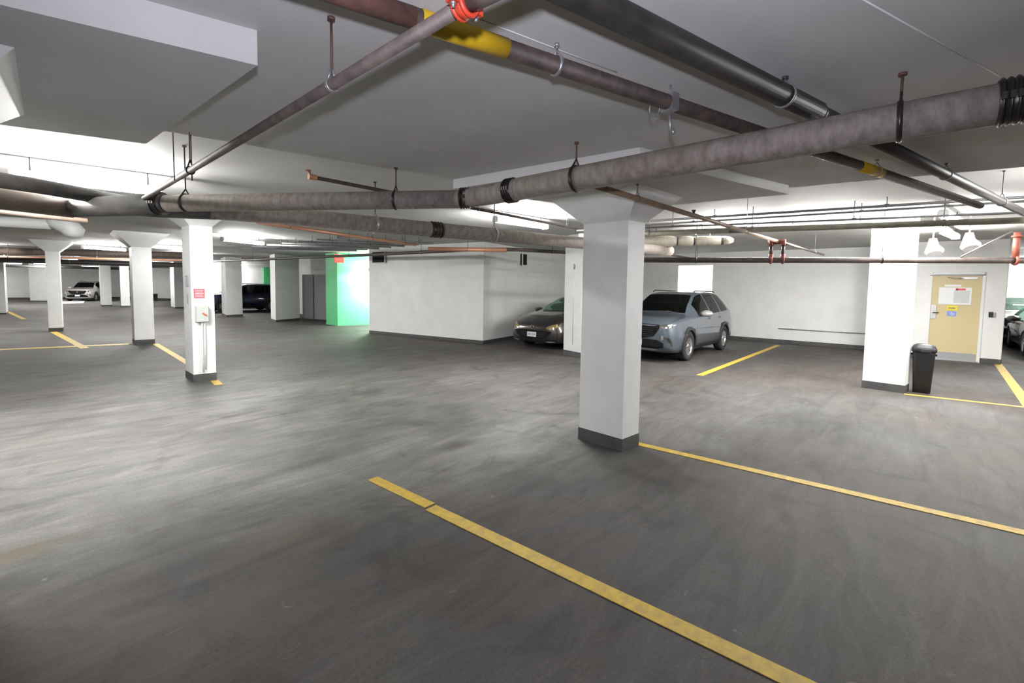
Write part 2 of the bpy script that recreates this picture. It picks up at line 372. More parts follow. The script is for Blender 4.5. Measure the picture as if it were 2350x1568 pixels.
column('column of which only the flared head shows beside the thick drop panel', (-.62, 3.05), .55, .50, -5, 2.58, .27)
# piers and columns deeper in the garage
def pier(label, poly, z1=ZC):
    cx = sum(p[0] for p in poly) / len(poly); cy = sum(p[1] for p in poly) / len(poly)
    t = thing('concrete_column', label, 'column', (cx, cy, 0), 'white painted concrete columns')
    MB().prism(poly, .08, z1).build('shaft', M['col'], t)
    MB().prism([(cx + (x - cx) * 1.01, cy + (y - cy) * 1.01) for x, y in poly], 0, .08).build('base_band', M['band'], t)
    return t
pier('wide white pier to the side of the grey double door', [(8.88, 21.13), (10.23, 21.76), (10.5, 22.85), (9.14, 22.26)])
pier('white pier in front of the navy car, between two other white columns', [(8.49, 25.82), (9.31, 26.05), (9.7, 27.9), (8.9, 27.71)])
pier('pale pier hidden partly behind the red notice column', [(8.75, 35.5), (9.35, 35.7), (9.5, 37), (8.9, 37)])
pier('slender far column beside the parked silver car', [(6.03, 41.05), (6.55, 40.9), (6.8, 42.6), (6.25, 42.9)])
pier('far column seen just past the column at the meeting lines', [(6.75, 39.3), (7.2, 39.2), (7.35, 40.3), (6.9, 40.4)])
pier('bright far column lit from above, beyond the farthest flared column', [(3.45, 52.0), (4.35, 51.6), (4.5, 53.2), (3.6, 53.6)])
pier('far column cut by the picture edge, at the head of a worn yellow dash', [(.70, 33.6), (1.38, 33.4), (1.5, 34.6), (.8, 34.8)])

# ------------------------------------------------------------------ yellow floor paint and a white patch
LZ = [0]
def line(label, p, q, wd=.10, m='yellow', group='yellow stall lines', name='parking_line'):
    p = Vector(p); q = Vector(q); d = q - p; c = (p + q) / 2
    LZ[0] += 1
    o = MB().box((c.x, c.y, .002 + LZ[0] * .0002), (d.length, wd, .004), math.atan2(d.y, d.x)).build(name, M[m])
    return single(o, label, 'floor line', group)
line('short detached end of the long yellow line across the open floor', (2.257, 3.49), (2.262, 2.73))
line('long worn yellow line running under the camera across the open floor', (2.245, 2.70), (2.285, -2.6), .105)
line('yellow line running from the foot of the flared near column', (4.69, 2.20), (4.90, -3.6))
line('yellow line beside the blue-grey crossover, in the empty stall', (9.30, 3.11), (16.2, 3.10), .13)
line('thin yellow line from the foot of the column by the rubbish bin', (10.04, .05), (10.36, -3.2), .09)
line('wide yellow line leading past the tan door towards the parked dark car', (16.3, -1.60), (9.6, -1.36), .14)
line('yellow line crossing behind the column at the meeting lines', (-1.2, 17.05), (2.87, 15.92), .30)
line('yellow line between the red notice column and the column behind it', (3.36, 15.55), (2.86, 9.80), .13)
line('stub of yellow line at the foot of the red notice column', (2.76, 9.05), (2.69, 8.60), .12)
line('short yellow line at the foot of the farthest flared column', (1.90, 21.3), (1.94, 15.6), .17)
line('worn yellow dash by the column at the picture edge', (1.54, 36.0), (1.70, 28.8), .16)
line('small yellow dash on the floor in front of the silver car', (6.1, 62.0), (5.75, 52.5), .2)
single(MB().prism([(5.0, 55.5), (7.0, 54.5), (5.9, 47.2), (4.25, 46.2)], .001, .005).build('floor_patch', M['whitepatch']), 'white patch on the floor near the silver car', 'floor marking')  # flat white patch laid on the floor

# ------------------------------------------------------------------ pipes
def arc(p0, pc, p1, k=8):
    """points of a smooth bend from p0 to p1 with the corner pc"""
    p0, pc, p1 = Vector(p0), Vector(pc), Vector(p1)
    return [p0 * (1 - t) ** 2 + pc * 2 * t * (1 - t) + p1 * t * t for t in [i / k for i in range(k + 1)]]
def at(p, q, t): return Vector(p).lerp(Vector(q), t)
def hanger(parent, c, axis, R, ztop, m='galv', rod='darksteel', thick=.006, rodr=.006):
    c = Vector(c)
    h = MB().ring(c, axis, R + thick * .6, thick, 24, 6, thick * 1.9)
    ax = Vector(axis).normalized(); sd = ax.cross(Vector((0, 0, 1))).normalized()
    for s in (-1, 1): h.tube([c + sd * s * R * .75 + Vector((0, 0, R * .72)), c + Vector((0, 0, R * 1.0 + min(.05, (ztop - c.z - R) * .6)))], thick * .9, 6)
    o = h.build('hanger', M[m], parent)
    MB().tube([c + Vector((0, 0, R * 1.0 + min(.04, (ztop - c.z - R) * .5))), (c.x, c.y, ztop)], rodr, 8).tube([(c.x, c.y, ztop - .012), (c.x, c.y, ztop)], rodr * 3, 8).build('rod', M[rod], o)
    return o
def coupling(parent, c, axis, R, n=4, pitch=.022, name='coupling', m='clamp'):
    b = MB(); ax = Vector(axis).normalized(); c = Vector(c); L = n * pitch
    b.tube([c - ax * L / 2, c + ax * L / 2], R + .004, 24)
    for i in range(n): b.ring(c + ax * (i - (n - 1) / 2) * pitch, ax, R + .006, .007, 24, 6)
    sd = ax.cross(Vector((0, 0, 1))).normalized()
    for i in range(n): b.box(c + ax * (i - (n - 1) / 2) * pitch - sd * (R + .012) , (.016, .016, .03), math.atan2(ax.y, ax.x))
    return b.build(name, M[m], parent)

# large drain pipe with the bend
dp = thing('drain_pipe', 'thick brown-grey drain pipe with a bend, hung across the whole garage', 'pipe', (2.9, 1.5, 2.45))
A0, A1 = Vector((2.99, -1.35, 2.52)), Vector((2.90, 2.42, 2.452)); B0, B1 = Vector((2.87, 3.10, 2.44)), Vector((1.30, 5.42, 2.42))
bend = arc(A1, (2.93, 2.78, 2.445), B0)
MB().tube([A0, at(A0, A1, .5), A1], .087, 28).build('pipe_section', M['drain'], dp)
MB().tube(bend, [.086, .085, .084, .083, .082, .081, .080, .079, .078], 28).build('elbow', M['drain'], dp)
MB().tube([B0, at(B0, B1, .5), B1], .079, 28).build('pipe_section', M['drain'], dp)
coupling(dp, bend[1], A1 - A0, .087); coupling(dp, bend[-2], B1 - B0, .080); coupling(dp, (2.955, -.285, 2.502), A1 - A0, .089, 5, .024)
for y, zt in ((.10, ZN), (1.90, ZN)):
    t = (y - A0.y) / (A1.y - A0.y); hanger(dp, at(A0, A1, t), A1 - A0, .087, zt, 'clamp', 'rustred', .007)
for t in (.20, .93): hanger(dp, at(B0, B1, t), B1 - B0, .079, ZN if t < .5 else ZC, 'clamp', 'rustred', .007)
# fitting and continuing run at its end
fit = MB().tube([B1, (1.18, 5.70, 2.42), (1.02, 6.15, 2.43), (.80, 6.75, 2.44)], [.085, .105, .10, .095], 24)
fit.tube([(1.05, 5.95, 2.42), (1.35, 5.75, 2.42), (1.75, 5.55, 2.43)], [.09, .10, .10], 24); fit.build('wye_fitting', M['fitting'], dp)
coupling(dp, at(B1, (1.18, 5.70, 2.42), .3), B1 - B0, .10, 3, .025)
bp = thing('drain_pipe', 'brown drain pipe running on from the grey branch fitting under the glaring lamps', 'pipe', (.3, 6.7, 2.45))
MB().tube([(.80, 6.75, 2.44), (.2, 6.72, 2.46), (-1.4, 6.6, 2.5)], .105, 24).build('pipe_section', M['brownpipe'], bp)
hanger(bp, (-.5, 6.66, 2.478), (1, .07, 0), .105, ZC, 'clamp')
dk = thing('drain_pipe', 'dark pipe lying just above the brown drain pipe beneath the lamps', 'pipe', (.3, 6.3, 2.55))
MB().tube([(1.2, 6.45, 2.52), (.55, 6.25, 2.55), (-1.4, 5.95, 2.60)], .07, 20).build('pipe_section', M['black'], dk)
coupling(dk, (.17, 6.19, 2.566), (1, .15, 0), .072, 3, .03); hanger(dk, (-.4, 6.1, 2.58), (1, .15, 0), .07, ZC, 'clamp')
# second drain pipe behind
dq = thing('drain_pipe', 'brown-grey drain pipe behind the bent one, passing behind the near column', 'pipe', (4.2, 4.85, 2.43))
Q0, Q1 = Vector((1.70, 5.56, 2.43)), Vector((9.2, 3.75, 2.43))
MB().tube([Q0, at(Q0, Q1, .5), Q1], .098, 28).build('pipe_section', M['drain'], dq)
coupling(dq, at(Q0, Q1, .333), Q1 - Q0, .098, 4, .045)
for t in (.225, .455, .8): hanger(dq, at(Q0, Q1, t), Q1 - Q0, .098, ZC, 'galv', 'darksteel', .008)
# rusty pipe with the yellow bands
yp = thing('steel_pipe', 'rusty steel pipe with yellow bands under the ceiling slab', 'pipe', (2.2, .88, 2.55))
Y0, Y1 = Vector((.382, 1.627, 2.63)), Vector((7.25, -.486, 2.63))
def onY(x): return at(Y0, Y1, (x - Y0.x) / (Y1.x - Y0.x))
MB().tube([Y0, onY(1.09)], .037, 20).build('pipe_section', M['rustred'], yp, label='red rusted pipe end')
MB().tube([onY(1.09), at(Y0, Y1, .5), Y1], .0365, 20).build('pipe_section', M['rust'], yp)
MB().tube([onY(1.112), onY(1.458)], .0388, 24).build('yellow_band', M['yband'], yp); MB().tube([onY(4.455), onY(4.826)], .0388, 24).build('yellow_band', M['yband'], yp)
for x in (1.70, 4.75): hanger(yp, onY(x), Y1 - Y0, .037, ZN, 'galv', 'galv', .005, .004)
b = MB(); c = onY(2.40); sd = Vector((.3, .95, 0)); b.box(c, (.05, .075, .085), math.atan2((Y1 - Y0).y, (Y1 - Y0).x))
b.tube([c + Vector((0, 0, -.04)), c + Vector((.01, -.005, -.15))], .006, 8).tube([c + Vector((.012, -.01, -.13)), c + Vector((.02, -.02, -.155))], .011, 8)
b.ring(c + Vector((-.07, .05, -.04)), (.3, .9, .2), .035, .003, 20, 6); b.tube([c + Vector((0, 0, .03)), (c.x, c.y, ZN)], .006, 8)
b.tube([c + Vector((.03, 0, .045)), c + Vector((.14, -.06, .01))], .003, 6); b.build('beam_clamp', M['galv'], yp)
# black jacketed pipe
bk = thing('steel_pipe', 'black jacketed pipe beside the yellow banded one', 'pipe', (2.0, .6, 2.55))
K0, K1, K2 = Vector((-.218, 1.30, 2.63)), Vector((2.992, .448, 2.63)), Vector((8.50, -1.012, 2.63))
MB().tube([K0, at(K0, K1, .5), K1], .0505, 24).build('jacket', M['black'], bk)
MB().tube([K1, K1 + (K2 - K1).normalized() * .05], [.0505, .039], 24).tube([at(K1, K2, .004), at(K1, K2, .5), K2], .039, 20).build('pipe_section', M['darksteel'], bk)
hanger(bk, at(K0, K1, .895), K1 - K0, .0505, ZN, 'galv', 'darksteel', .005, .005); hanger(bk, at(K1, K2, .40), K2 - K1, .039, ZN, 'galv', 'darksteel', .005, .004); hanger(bk, at(K1, K2, .74), K2 - K1, .039, ZC, 'galv', 'darksteel', .005, .004)
# sprinkler pipe with the red coupling
sp = thing('sprinkler_pipe', 'thin weathered sprinkler pipe with a red bolted coupling overhead', 'pipe', (.96, 2, 2.47))
S0, S1 = Vector((.950, 1.03, 2.465)), Vector((1.145, 5.5, 2.455))
MB().tube([S0, at(S0, S1, .5), S1], .0215, 18).build('pipe_section', M['greypipe'], sp)
MB().tube([(.955, 1.0, 2.467), (.965, .86, 2.468), (1.0, .3, 2.47)], .024, 18).build('pipe_section', M['greypipe'], sp)
rc = MB().tube([(.951, .985, 2.467), (.951, 1.02, 2.467)], .036, 24).ring((.951, .985, 2.467), (0, 1, 0), .033, .007, 24, 8).ring((.951, 1.02, 2.467), (0, 1, 0), .033, .007, 24, 8)
for s in (-1, 1): rc.box((.951 + s * .042, 1.002, 2.467), (.03, .032, .026), 0)
rc.tube([(.951, 1.002, 2.467), (.951, 1.002, 2.545)], .026, 20)
rco = rc.build('red_coupling', M['red'], sp, label='red bolted coupling')
for s in (-1, 1):
    MB().tube([(.951 + s * .044, 1.002, 2.44), (.951 + s * .044, 1.002, 2.492)], .0042, 8).tube([(.951 + s * .044, 1.002, 2.449), (.951 + s * .044, 1.002, 2.455)], .0085, 6).build('bolt', M['galv'], rco)
hanger(sp, at(S0, S1, .17), S1 - S0, .0215, ZN, 'galv', 'rustred', .004, .005)
hanger(sp, at(S0, S1, .64), S1 - S0, .0215, ZC, 'clamp', 'rust', .006, .004)
MB().tube([(1.10, 3.95, 2.40), (1.10, 3.95, ZC)], .004, 6).tube([(1.02, 4.05, 2.40), (1.02, 4.05, ZC)], .004, 6).build('rod', M['rust'], sp)
# sprinkler main with red fittings by the door side
sm = thing('sprinkler_pipe', 'rusty sprinkler main crossing low in front of the column by the bin', 'pipe', (9, 1.2, 2.18))
P0, P1 = Vector((7.30, 4.75, 2.18)), Vector((11.4, -3.0, 2.18))
P0 = Vector((7.852, 3.647, 2.18)) + (Vector((7.852, 3.647, 2.18)) - Vector((10.414, -1.218, 2.18))) * .06; P1 = Vector((10.414, -1.218, 2.18)) + (Vector((10.414, -1.218, 2.18)) - Vector((7.852, 3.647, 2.18))) * .35
MB().tube([P0, at(P0, P1, .5), P1], .046, 18).build('pipe_section', M['rust'], sm)
def onP(y): return at(P0, P1, (y - P0.y) / (P1.y - P0.y))
for yy in (1.86, 1.70):
    c = onP(yy); MB().ring(c, P1 - P0, .05, .016, 20, 8).tube([c, c + Vector((0, 0, .10))], .036, 14).build('red_fitting', M['redold'], sm)
    MB().tube([c + Vector((0, 0, .09)), c + Vector((0, 0, .24))], .026, 14).build('riser', M['rust'], sm)
c = onP(1.78); MB().tube([c + Vector((0, .14, .30)), c + Vector((0, -.12, .30))], .04, 14).tube([c + Vector((-.08, .08, .23)), c + Vector((-.08, .08, .33))], .03, 12).tube([onP(1.86) + Vector((0, 0, .23)), onP(1.86) + Vector((0, 0, .32))], .036, 12).tube([onP(1.70) + Vector((0, 0, .23)), onP(1.70) + Vector((0, 0, .32))], .036, 12).build('red_fitting', M['redold'], sm)
for yy in (2.9, .43, -1.6): hanger(sm, onP(yy), P1 - P0, .046, ZC, 'clamp', 'cond', .006, .005)
c = onP(-1.12); MB().tube([c, c + Vector((0, 0, .42))], .04, 14).ring(c, P1 - P0, .055, .02, 20, 8).ring(c + Vector((0, 0, .36)), (0, 0, 1), .045, .02, 20, 8).build('red_fitting', M['redold'], sm)
MB().tube([c + Vector((-.05, .05, .44)), c + Vector((-.35, .62, .05))], .012, 8).build('sway_brace', M['cond'], sm)
# tan branch line from the drop panel to the sprinkler main
tb = thing('sprinkler_pipe', 'thin tan branch pipe passing in front of the flared column head', 'pipe', (6, 2.0, 2.54))
T0, T1 = Vector((3.19, 2.011, 2.50)), Vector((12.77, 1.625, 2.50))
MB().tube([T0, at(T0, T1, .3), onP(1.78) + Vector((0, 0, .31))], .026, 14).build('pipe_section', M['tan_pipe'], tb)
MB().tube([at(T0, T1, .56), T1], .022, 14).build('pipe_section', M['greypipe'], tb)
hanger(tb, at(T0, T1, .09), T1 - T0, .026, ZD, 'cond', 'cond', .004, .004); hanger(tb, at(T0, T1, .42), T1 - T0, .026, ZC, 'galv', 'galv', .004, .004); hanger(tb, at(T0, T1, .9), T1 - T0, .022, ZC, 'galv', 'galv', .004, .004)
MB().tube([at(T0, T1, .225), at(T0, T1, .225) + Vector((0, 0, .05))], .014, 10).tube([at(T0, T1, .225) + Vector((0, 0, .05)), at(T0, T1, .225) + Vector((0, 0, .06))], .025, 10).build('sprinkler_head', M['rustred'], tb)
# thin branch with an upright head
nb = thing('sprinkler_pipe', 'thin rusty branch pipe ending in an upright sprinkler head', 'pipe', (4, 4.75, 2.75))
N0, N1 = Vector((2.33, 4.66, 2.75)), Vector((11.5, 4.70, 2.73))
MB().tube([N0, at(N0, N1, .5), N1], .020, 14).build('pipe_section', M['rust'], nb)
MB().tube([N0 + Vector((-.03, 0, 0)), N0 + Vector((.05, 0, 0))], .028, 14).tube([N0, N0 + Vector((-.02, .02, .06))], .013, 10).tube([N0 + Vector((-.02, .02, .06)), N0 + Vector((-.02, .02, .066))], .03, 12).build('sprinkler_head', M['copper'], nb)
for t in (.26, .5, .8): hanger(nb, at(N0, N1, t), N1 - N0, .02, ZC, 'cond', 'cond', .004, .004)
# conduits on the ceiling towards the bin
def conduit(label, p, q, r, m, ztop=None, hs=(.2, .5, .8), name='conduit_pipe', cat='pipe', group=None):
    p = Vector(p); q = Vector(q); t = thing(name, label, cat, at(p, q, .5), group)
    MB().tube([p, at(p, q, .5), q], r, 14).build('pipe_section', M[m], t)
    for h in hs:
        c = at(p, q, h)
        MB().ring(c, q - p, r + .004, .005, 16, 6).box((c.x, c.y, c.z + r + .004), (.05, .025, .008), math.atan2((q - p).y, (q - p).x)).tube([(c.x, c.y, c.z + r), (c.x, c.y, ztop or ZC)], .006, 6).build('strap', M['cond'], t)
    return t
conduit('thin dark conduit clipped along the edge of the lower ceiling slab', (5.47, 2.6, 2.825), (6.3, -4.0, 2.825), .018, 'cond')
conduit('thin conduit on the ceiling beyond the slab edge, nearer the drop panel', (7.62, 3.9, 2.83), (8.6, -3.2, 2.83), .018, 'cond')
conduit('thin conduit on the ceiling, farther from the drop panel than its twin', (8.05, 4.5, 2.83), (8.9, -3.2, 2.83), .016, 'cond')
conduit('olive grey pipe running level above the rusty sprinkler main', (7.2, 4.6, 2.60), (9.3, -3.2, 2.60), .042, 'olive', hs=(.15, .34, .62, .9))
MB().tube([(7.80, 2.25, 2.60), (7.86, 2.02, 2.60)], .048, 16).build('sleeve', M['cond'], bpy.data.objects[[o.name for o in COL.objects if o.get('label', '').startswith('olive grey')][0]])
conduit('thin dark conduit just above the olive grey pipe', (7.15, 4.62, 2.69), (9.25, -3.2, 2.69), .014, 'cond')
conduit('thin brown pipe reaching across to the bright bay', (9.4, 4.48, 2.50), (13.6, 4.62, 2.50), .024, 'rust', hs=(.35, .9))
lg = thing('insulated_pipe', 'short white lagged pipe with bulging wraps behind the near column', 'pipe', (9.2, 3.4, 2.6))
G0, G1 = Vector((8.80, 4.15, 2.60)), Vector((9.52, 2.66, 2.61))
MB().tube([at(G0, G1, t) for t in (0, .1, .2, .3, .37, .40)], [.085, .105, .115, .115, .09, .07], 20).build('lagging', M['lag'], lg)
MB().tube([at(G0, G1, t) for t in (.40, .44, .5, .55, .58)], [.07, .10, .10, .095, .07], 20).build('lagging', M['lag'], lg)
MB().tube([at(G0, G1, t) for t in (.58, .62, .75, .86, .88)], [.07, .088, .092, .085, .06], 20).build('lagging', M['lag'], lg)
MB().tube([at(G0, G1, t) for t in (.88, .90, .96, 1.0)], [.06, .085, .07, .03], 20).build('lagging', M['lag'], lg)
for t in (.39, .58, .88): MB().ring(at(G0, G1, t), G1 - G0, .066, .018, 18, 6).build('joint_band', M['rust'], lg)
MB().tube([at(G0, G1, .15), at(G0, G1, .15) + Vector((0, 0, .26))], .006, 6).tube([at(G0, G1, .75), at(G0, G1, .75) + Vector((0, 0, .26))], .006, 6).build('rod', M['cond'], lg)
# pipes along the utility room and over the far bays
rp = thing('steel_pipe', 'rusty pipe along the top of the boxed-out room, turning its corner', 'pipe', (8.4, 11, 2.6))
MB().tube([(7.1, 24.5, 2.6), (8.05, 15, 2.6), (8.27, 12.8, 2.6), (8.42, 9.0, 2.6)] + arc((8.42, 8.9, 2.6), (8.45, 8.2, 2.6), (9.0, 7.6, 2.6), 6) + [(10.9, 6.85, 2.6)], .045, 14).build('pipe_section', M['rust'], rp)
for p, ax in (((8.15, 13.9, 2.6), (.1, -1, 0)), ((8.37, 10.5, 2.6), (0, -1, 0)), ((7.55, 20, 2.6), (.1, -1, 0)), ((10.0, 7.2, 2.6), (1, -.4, 0))): hanger(rp, p, ax, .045, ZC, 'cond', 'cond', .006)
oj = thing('steel_pipe', 'orange rusted pipe below the drain pipe near the boxed-out room', 'pipe', (8, 7.9, 2.56))
MB().tube([(7.3, 8.9, 2.55), (8.6, 7.55, 2.56)], .05, 14).build('pipe_section', M['copper'], oj); hanger(oj, (7.95, 8.22, 2.555), (1.3, -1.35, 0), .05, ZC, 'cond', 'cond', .005)
cp = thing('copper_pipe', 'copper coloured pipe slanting below the second drain pipe', 'pipe', (5.3, 9, 2.7))
MB().tube([(3.3, 8.5, 2.71), (5.29, 9.0, 2.69), (7.25, 9.32, 2.67)], .034, 14).build('pipe_section', M['copper'], cp)
for q in ((3.9, 8.65, 2.704), (5.9, 9.1, 2.684), (6.9, 9.26, 2.674)): hanger(cp, q, (1, .2, 0), .034, ZC, 'cond', 'cond', .005)
# bundle of grey conduits fanning towards the green bay
for k in range(7):
    lab = ['uppermost', 'second', 'third', 'fourth', 'fifth', 'sixth', 'lowest'][k] + ' of the grey conduits bundled under the ceiling towards the green bay'
    y = 9.6 + k * .62; z = 2.80 - .008 * k
    conduit(lab, (5.9 - .05 * k, y + 1.0 + k * .25, z), (8.2, y + .2, z), .022 if k % 2 else .032, 'galv', hs=(.12, .3, .48, .66, .84), group='grey conduits towards the green bay')
# pipes on the far side of the flared columns
wp = thing('insulated_pipe', 'white lagged pipe ending in a rounded white cap, past the brown drain pipe', 'pipe', (.5, 11.5, 2.62))
MB().tube([(-2.5, 12.2, 2.62), (-.4, 11.6, 2.62), (1.02, 11.15, 2.62)], .085, 18).build('lagging', M['whiteplastic'], wp)
MB().tube([(1.0, 11.16, 2.66), (1.10, 11.12, 2.66), (1.24, 11.07, 2.62), (1.30, 11.05, 2.52), (1.30, 11.05, 2.44), (1.30, 11.05, 2.41)], [.085, .13, .16, .16, .12, .05], 20).build('end_cap', M['whiteplastic'], wp)
MB().tube([(-.4, 11.6, 2.70), (-.4, 11.6, ZC)], .008, 6).tube([(1.24, 11.07, 2.7), (1.24, 11.07, ZC)], .008, 6).build('rod', M['cond'], wp)
tn = thing('steel_pipe', 'slim brown pipe running below the brown drain pipe', 'pipe', (.3, 7.6, 2.4))
MB().tube([(1.05, 7.85, 2.42), (.3, 7.75, 2.43), (-1.6, 7.5, 2.46)], .03, 14).build('pipe_section', M['brownpipe'], tn); hanger(tn, (.0, 7.71, 2.435), (1, .1, 0), .03, ZC, 'cond', 'cond', .005)
for lab, p, q, r, mm in (('broad brown pipe high between the two farthest flared columns', (-4.2, 31.2, 2.76), (6.05, 22.3, 2.76), .13, 'brownpipe'),
                         ('slim orange pipe beneath the broad brown pipe', (-1.0, 26.9, 2.50), (6.2, 20.5, 2.50), .04, 'copper'),
                         ('dark pipe along the far bays', (-4, 31, 2.5), (8, 27, 2.5), .11, 'darksteel'),
                         ('thin grey pipe across the far end', (-4, 47.5, 2.6), (9, 44.5, 2.6), .09, 'cond')):
    t = thing('steel_pipe', lab, 'pipe', at(p, q, .5)); MB().tube([p, at(p, q, .5), q], r, 16).build('pipe_section', M[mm], t)
    for h in (.3, .6): hanger(t, at(p, q, h), Vector(q) - Vector(p), r, ZC, 'cond', 'cond', .008)
# ------------------------------------------------------------------ fluorescent fixtures
def fixture(label, c, rz=0., L=1.22, z=ZC, drop=.09, name='ceiling_lamp'):
    x, y = c; t = thing(name, label, 'lamp', (x, y, z), 'fluorescent ceiling lamps')
    ax = Vector((math.cos(rz), math.sin(rz), 0)); ay = Vector((-math.sin(rz), math.cos(rz), 0)); C = Vector((x, y, z - drop))
    MB().box((x, y, C.z - .025), (L + .06, .10, .05), rz).build('housing', M['whiteplastic'], t)
    for s in (-1, 1):
        p = C + ay * s * .045 + Vector((0, 0, -.085)); MB().tube([p - ax * L / 2, p + ax * L / 2], .014, 10).build('tube', M['tube'], t)
    e = MB()
    for s in (-1, 1):
        p = C + ax * s * (L / 2 + .012) + Vector((0, 0, -.065)); e.box(p, (.025, .13, .08), rz)
    e.build('lamp_holder', M['whiteplastic'], t)
    if drop:
        for s in (-1, 1): MB().tube([C + ax * s * L * .4, C + ax * s * L * .4 + Vector((0, 0, drop))], .007, 8).build('hanging_rod', M['cond'], t)
    return t
fixture('lamp lighting the flared head beside the thick drop panel', (-.8, 5.4), math.radians(-8), drop=.14)
fixture('lamp glaring on the ceiling past the thick drop panel, over the branch fitting', (1.0, 7.0), math.radians(-8), drop=.14)
fixture('lamp above the second drain pipe, seen between it and the bent drain pipe', (6.5, 5.35), math.radians(-6))
fixture('glaring lamp beside the red notice column', (5.03, 13.9), math.radians(20))
fixture('glaring lamp over the column by the rubbish bin', (9.75, -.35), math.radians(-10))
fixture('glaring lamp in front of the tan door', (12.4, -.45), math.radians(-10))
fixture('lamp hidden behind the boxed-out room lighting the green wall', (11.25, 16.55), math.radians(-5), drop=.62)
fixture('added second lamp hidden behind the boxed-out room to brighten the green wall', (11.3, 16.2), math.radians(-5), drop=1.27)  # extra unseen lamp, added to make the green wall glare
fixture('lamp inside the bright bay behind the crossover', (18.0, 5.95), 0)
fixture('lamp beyond the lobby lighting the parked dark car', (20.0, -3.4), PI / 2)
fixture('lamp beyond the lobby close to the far bright wall', (24.6, -3.4), PI / 2)
fixture('lamp over the floor beyond the picture edge by the yellow stall line', (6.9, -1.8), 0, drop=.14)
fixture('lamp in line above the olive grey pipe, by the short lagged pipe', (9.55, 2.75), math.radians(100))
fixture('lamp in line above the olive grey pipe, nearer the bin column', (9.8, 1.25), math.radians(100))
fixture('lamp past the picture edge in line with the bin', (10.2, -3.4), 0)
fixture('lamp over the far bay by the broad brown pipe', (3.3, 21.5), .3)
fixture('lamp over the far bay in front of the silver car', (3.8, 45), .3)
fixture('lamp over the far columns', (.2, 25.4), .3)
fixture('lamp in front of the white wall panel', (9.5, 48), .3)
fixture('lamp over the navy car', (10.8, 31.8), 0)
fixture('lamp in front of the bright far column', (2.2, 47.0), .3)
fixture('lamp over the passage by the grey double door', (6.4, 24.0), .3)
fixture('added fill lamp over the lane between the flared columns and the far bay', (4.3, 18.6), .2)  # this and the far lamps below are added to brighten the far bays
fixture('added fill lamp high over the silver car', (6.8, 50.0), .3)
fixture('added fill lamp over the far bay towards the outer wall', (-.8, 36.0), .3)
fixture('added fill lamp over the far bay in the middle', (3.4, 33.0), .3)
fixture('added fill lamp over the lane beyond the grey double door', (7.2, 36.5), .3)
fixture('added fill lamp by the outer wall at the far end', (1.0, 55.0), .3)
# two small flood lamps under the glare by the bin column
for lab, c in (('white cone-shaped flood lamp hanging over the bin column', (10.6, -.18, 2.48)), ('small white flood lamp hanging beside the cone-shaped one', (10.7, -.62, 2.56))):
    t = thing('flood_lamp', lab, 'lamp', c); s = 1.0 if 'cone' in lab else .6
    MB().tube([(c[0], c[1], c[2] + .1 * s), (c[0], c[1], c[2] - .02 * s), (c[0] - .06 * s, c[1] - .02, c[2] - .12 * s), (c[0] - .09 * s, c[1] - .03, c[2] - .17 * s)], [.05 * s, .08 * s, .13 * s, .10 * s], 18).build('shade', M['whiteplastic'], t)
    MB().tube([(c[0], c[1], c[2] + .08 * s), (c[0], c[1], ZC)], .012, 8).build('stem', M['whiteplastic'], t)

# ------------------------------------------------------------------ things on the columns and walls
rz2 = math.radians(-4); fx_ = Vector((math.cos(rz2), math.sin(rz2), 0)); 
# the -Y face of the red notice column runs from its near corner along +X
n2 = Vector((2.479, 9.12, 0)); ny = Vector((math.sin(rz2), -math.cos(rz2), 0))
def on2(a, z, out=.0): p = n2 + fx_ * a + ny * out; return Vector((p.x, p.y, z))
t = thing('warning_sign', 'small red notice with pale print on a white column', 'sign', on2(.11, 1.48))
MB().box(on2(.11, 1.49, .008), (.19, .012, .20), rz2).build('backing', M['paper'], t)
MB().box(on2(.11, 1.49, .016), (.155, .006, .155), rz2).build('red_print', M['pred'], t)
b = MB()
for k in range(5): b.box(on2(.11, 1.545 - k * .027, .0205), (.12 - .015 * (k % 2), .002, .007), rz2)
b.build('text_lines', M['paper'], t)
t = thing('switch_box', 'grey-green switch box with an orange handle on a white column', 'switch', on2(.13, 1.15))
MB().box(on2(.13, 1.15, .05), (.19, .10, .27), rz2, .008).build('box_body', M['greybox'], t)
MB().box(on2(.13, 1.15, .103), (.17, .008, .25), rz2).build('cover', M['greybox'], t)
MB().tube([on2(.13, 1.17, .112), on2(.185, 1.125, .122)], .013, 10).build('handle', M['orange'], t)
MB().tube([on2(.13, 1.01, .04), on2(.13, .42, .03), on2(.135, .16, .03)], .012, 8).tube([on2(.17, 1.01, .04), on2(.17, .2, .03)], .009, 8).build('conduit', M['col'], t)
t = thing('scuff_mark', 'faint grey scrawl on the side of the red notice column', 'mark', (2.47, 9.35, 1.6))
for cc, ss in (((2.477, 9.33, 1.62), (.004, .17, .02)), ((2.481, 9.30, 1.70), (.004, .03, .17)), ((2.485, 9.42, 1.69), (.004, .03, .16)), ((2.478, 9.36, 1.78), (.004, .14, .018)), ((2.478, 9.34, 1.40), (.004, .05, .16))):
    MB().box((cc[0] + (cc[1] - 9.33) * .07, cc[1], cc[2]), ss, rz2).build('stroke', M['graffiti'], t)
t = thing('exit_sign', 'small glowing red sign at the corner of the green wall', 'sign', (9.84, 17.50, 2.72))
MB().box((9.84, 17.50, 2.70), (.36, .06, .33), math.radians(-8), .01).build('sign_face', M['exitred'], t)
MB().box((9.84, 17.50, 2.86 - .005), (.12, .08, .01), 0).tube([(9.84, 17.50, 2.80), (9.84, 17.50, ZC)], .012, 8).build('bracket', M['whiteplastic'], t)
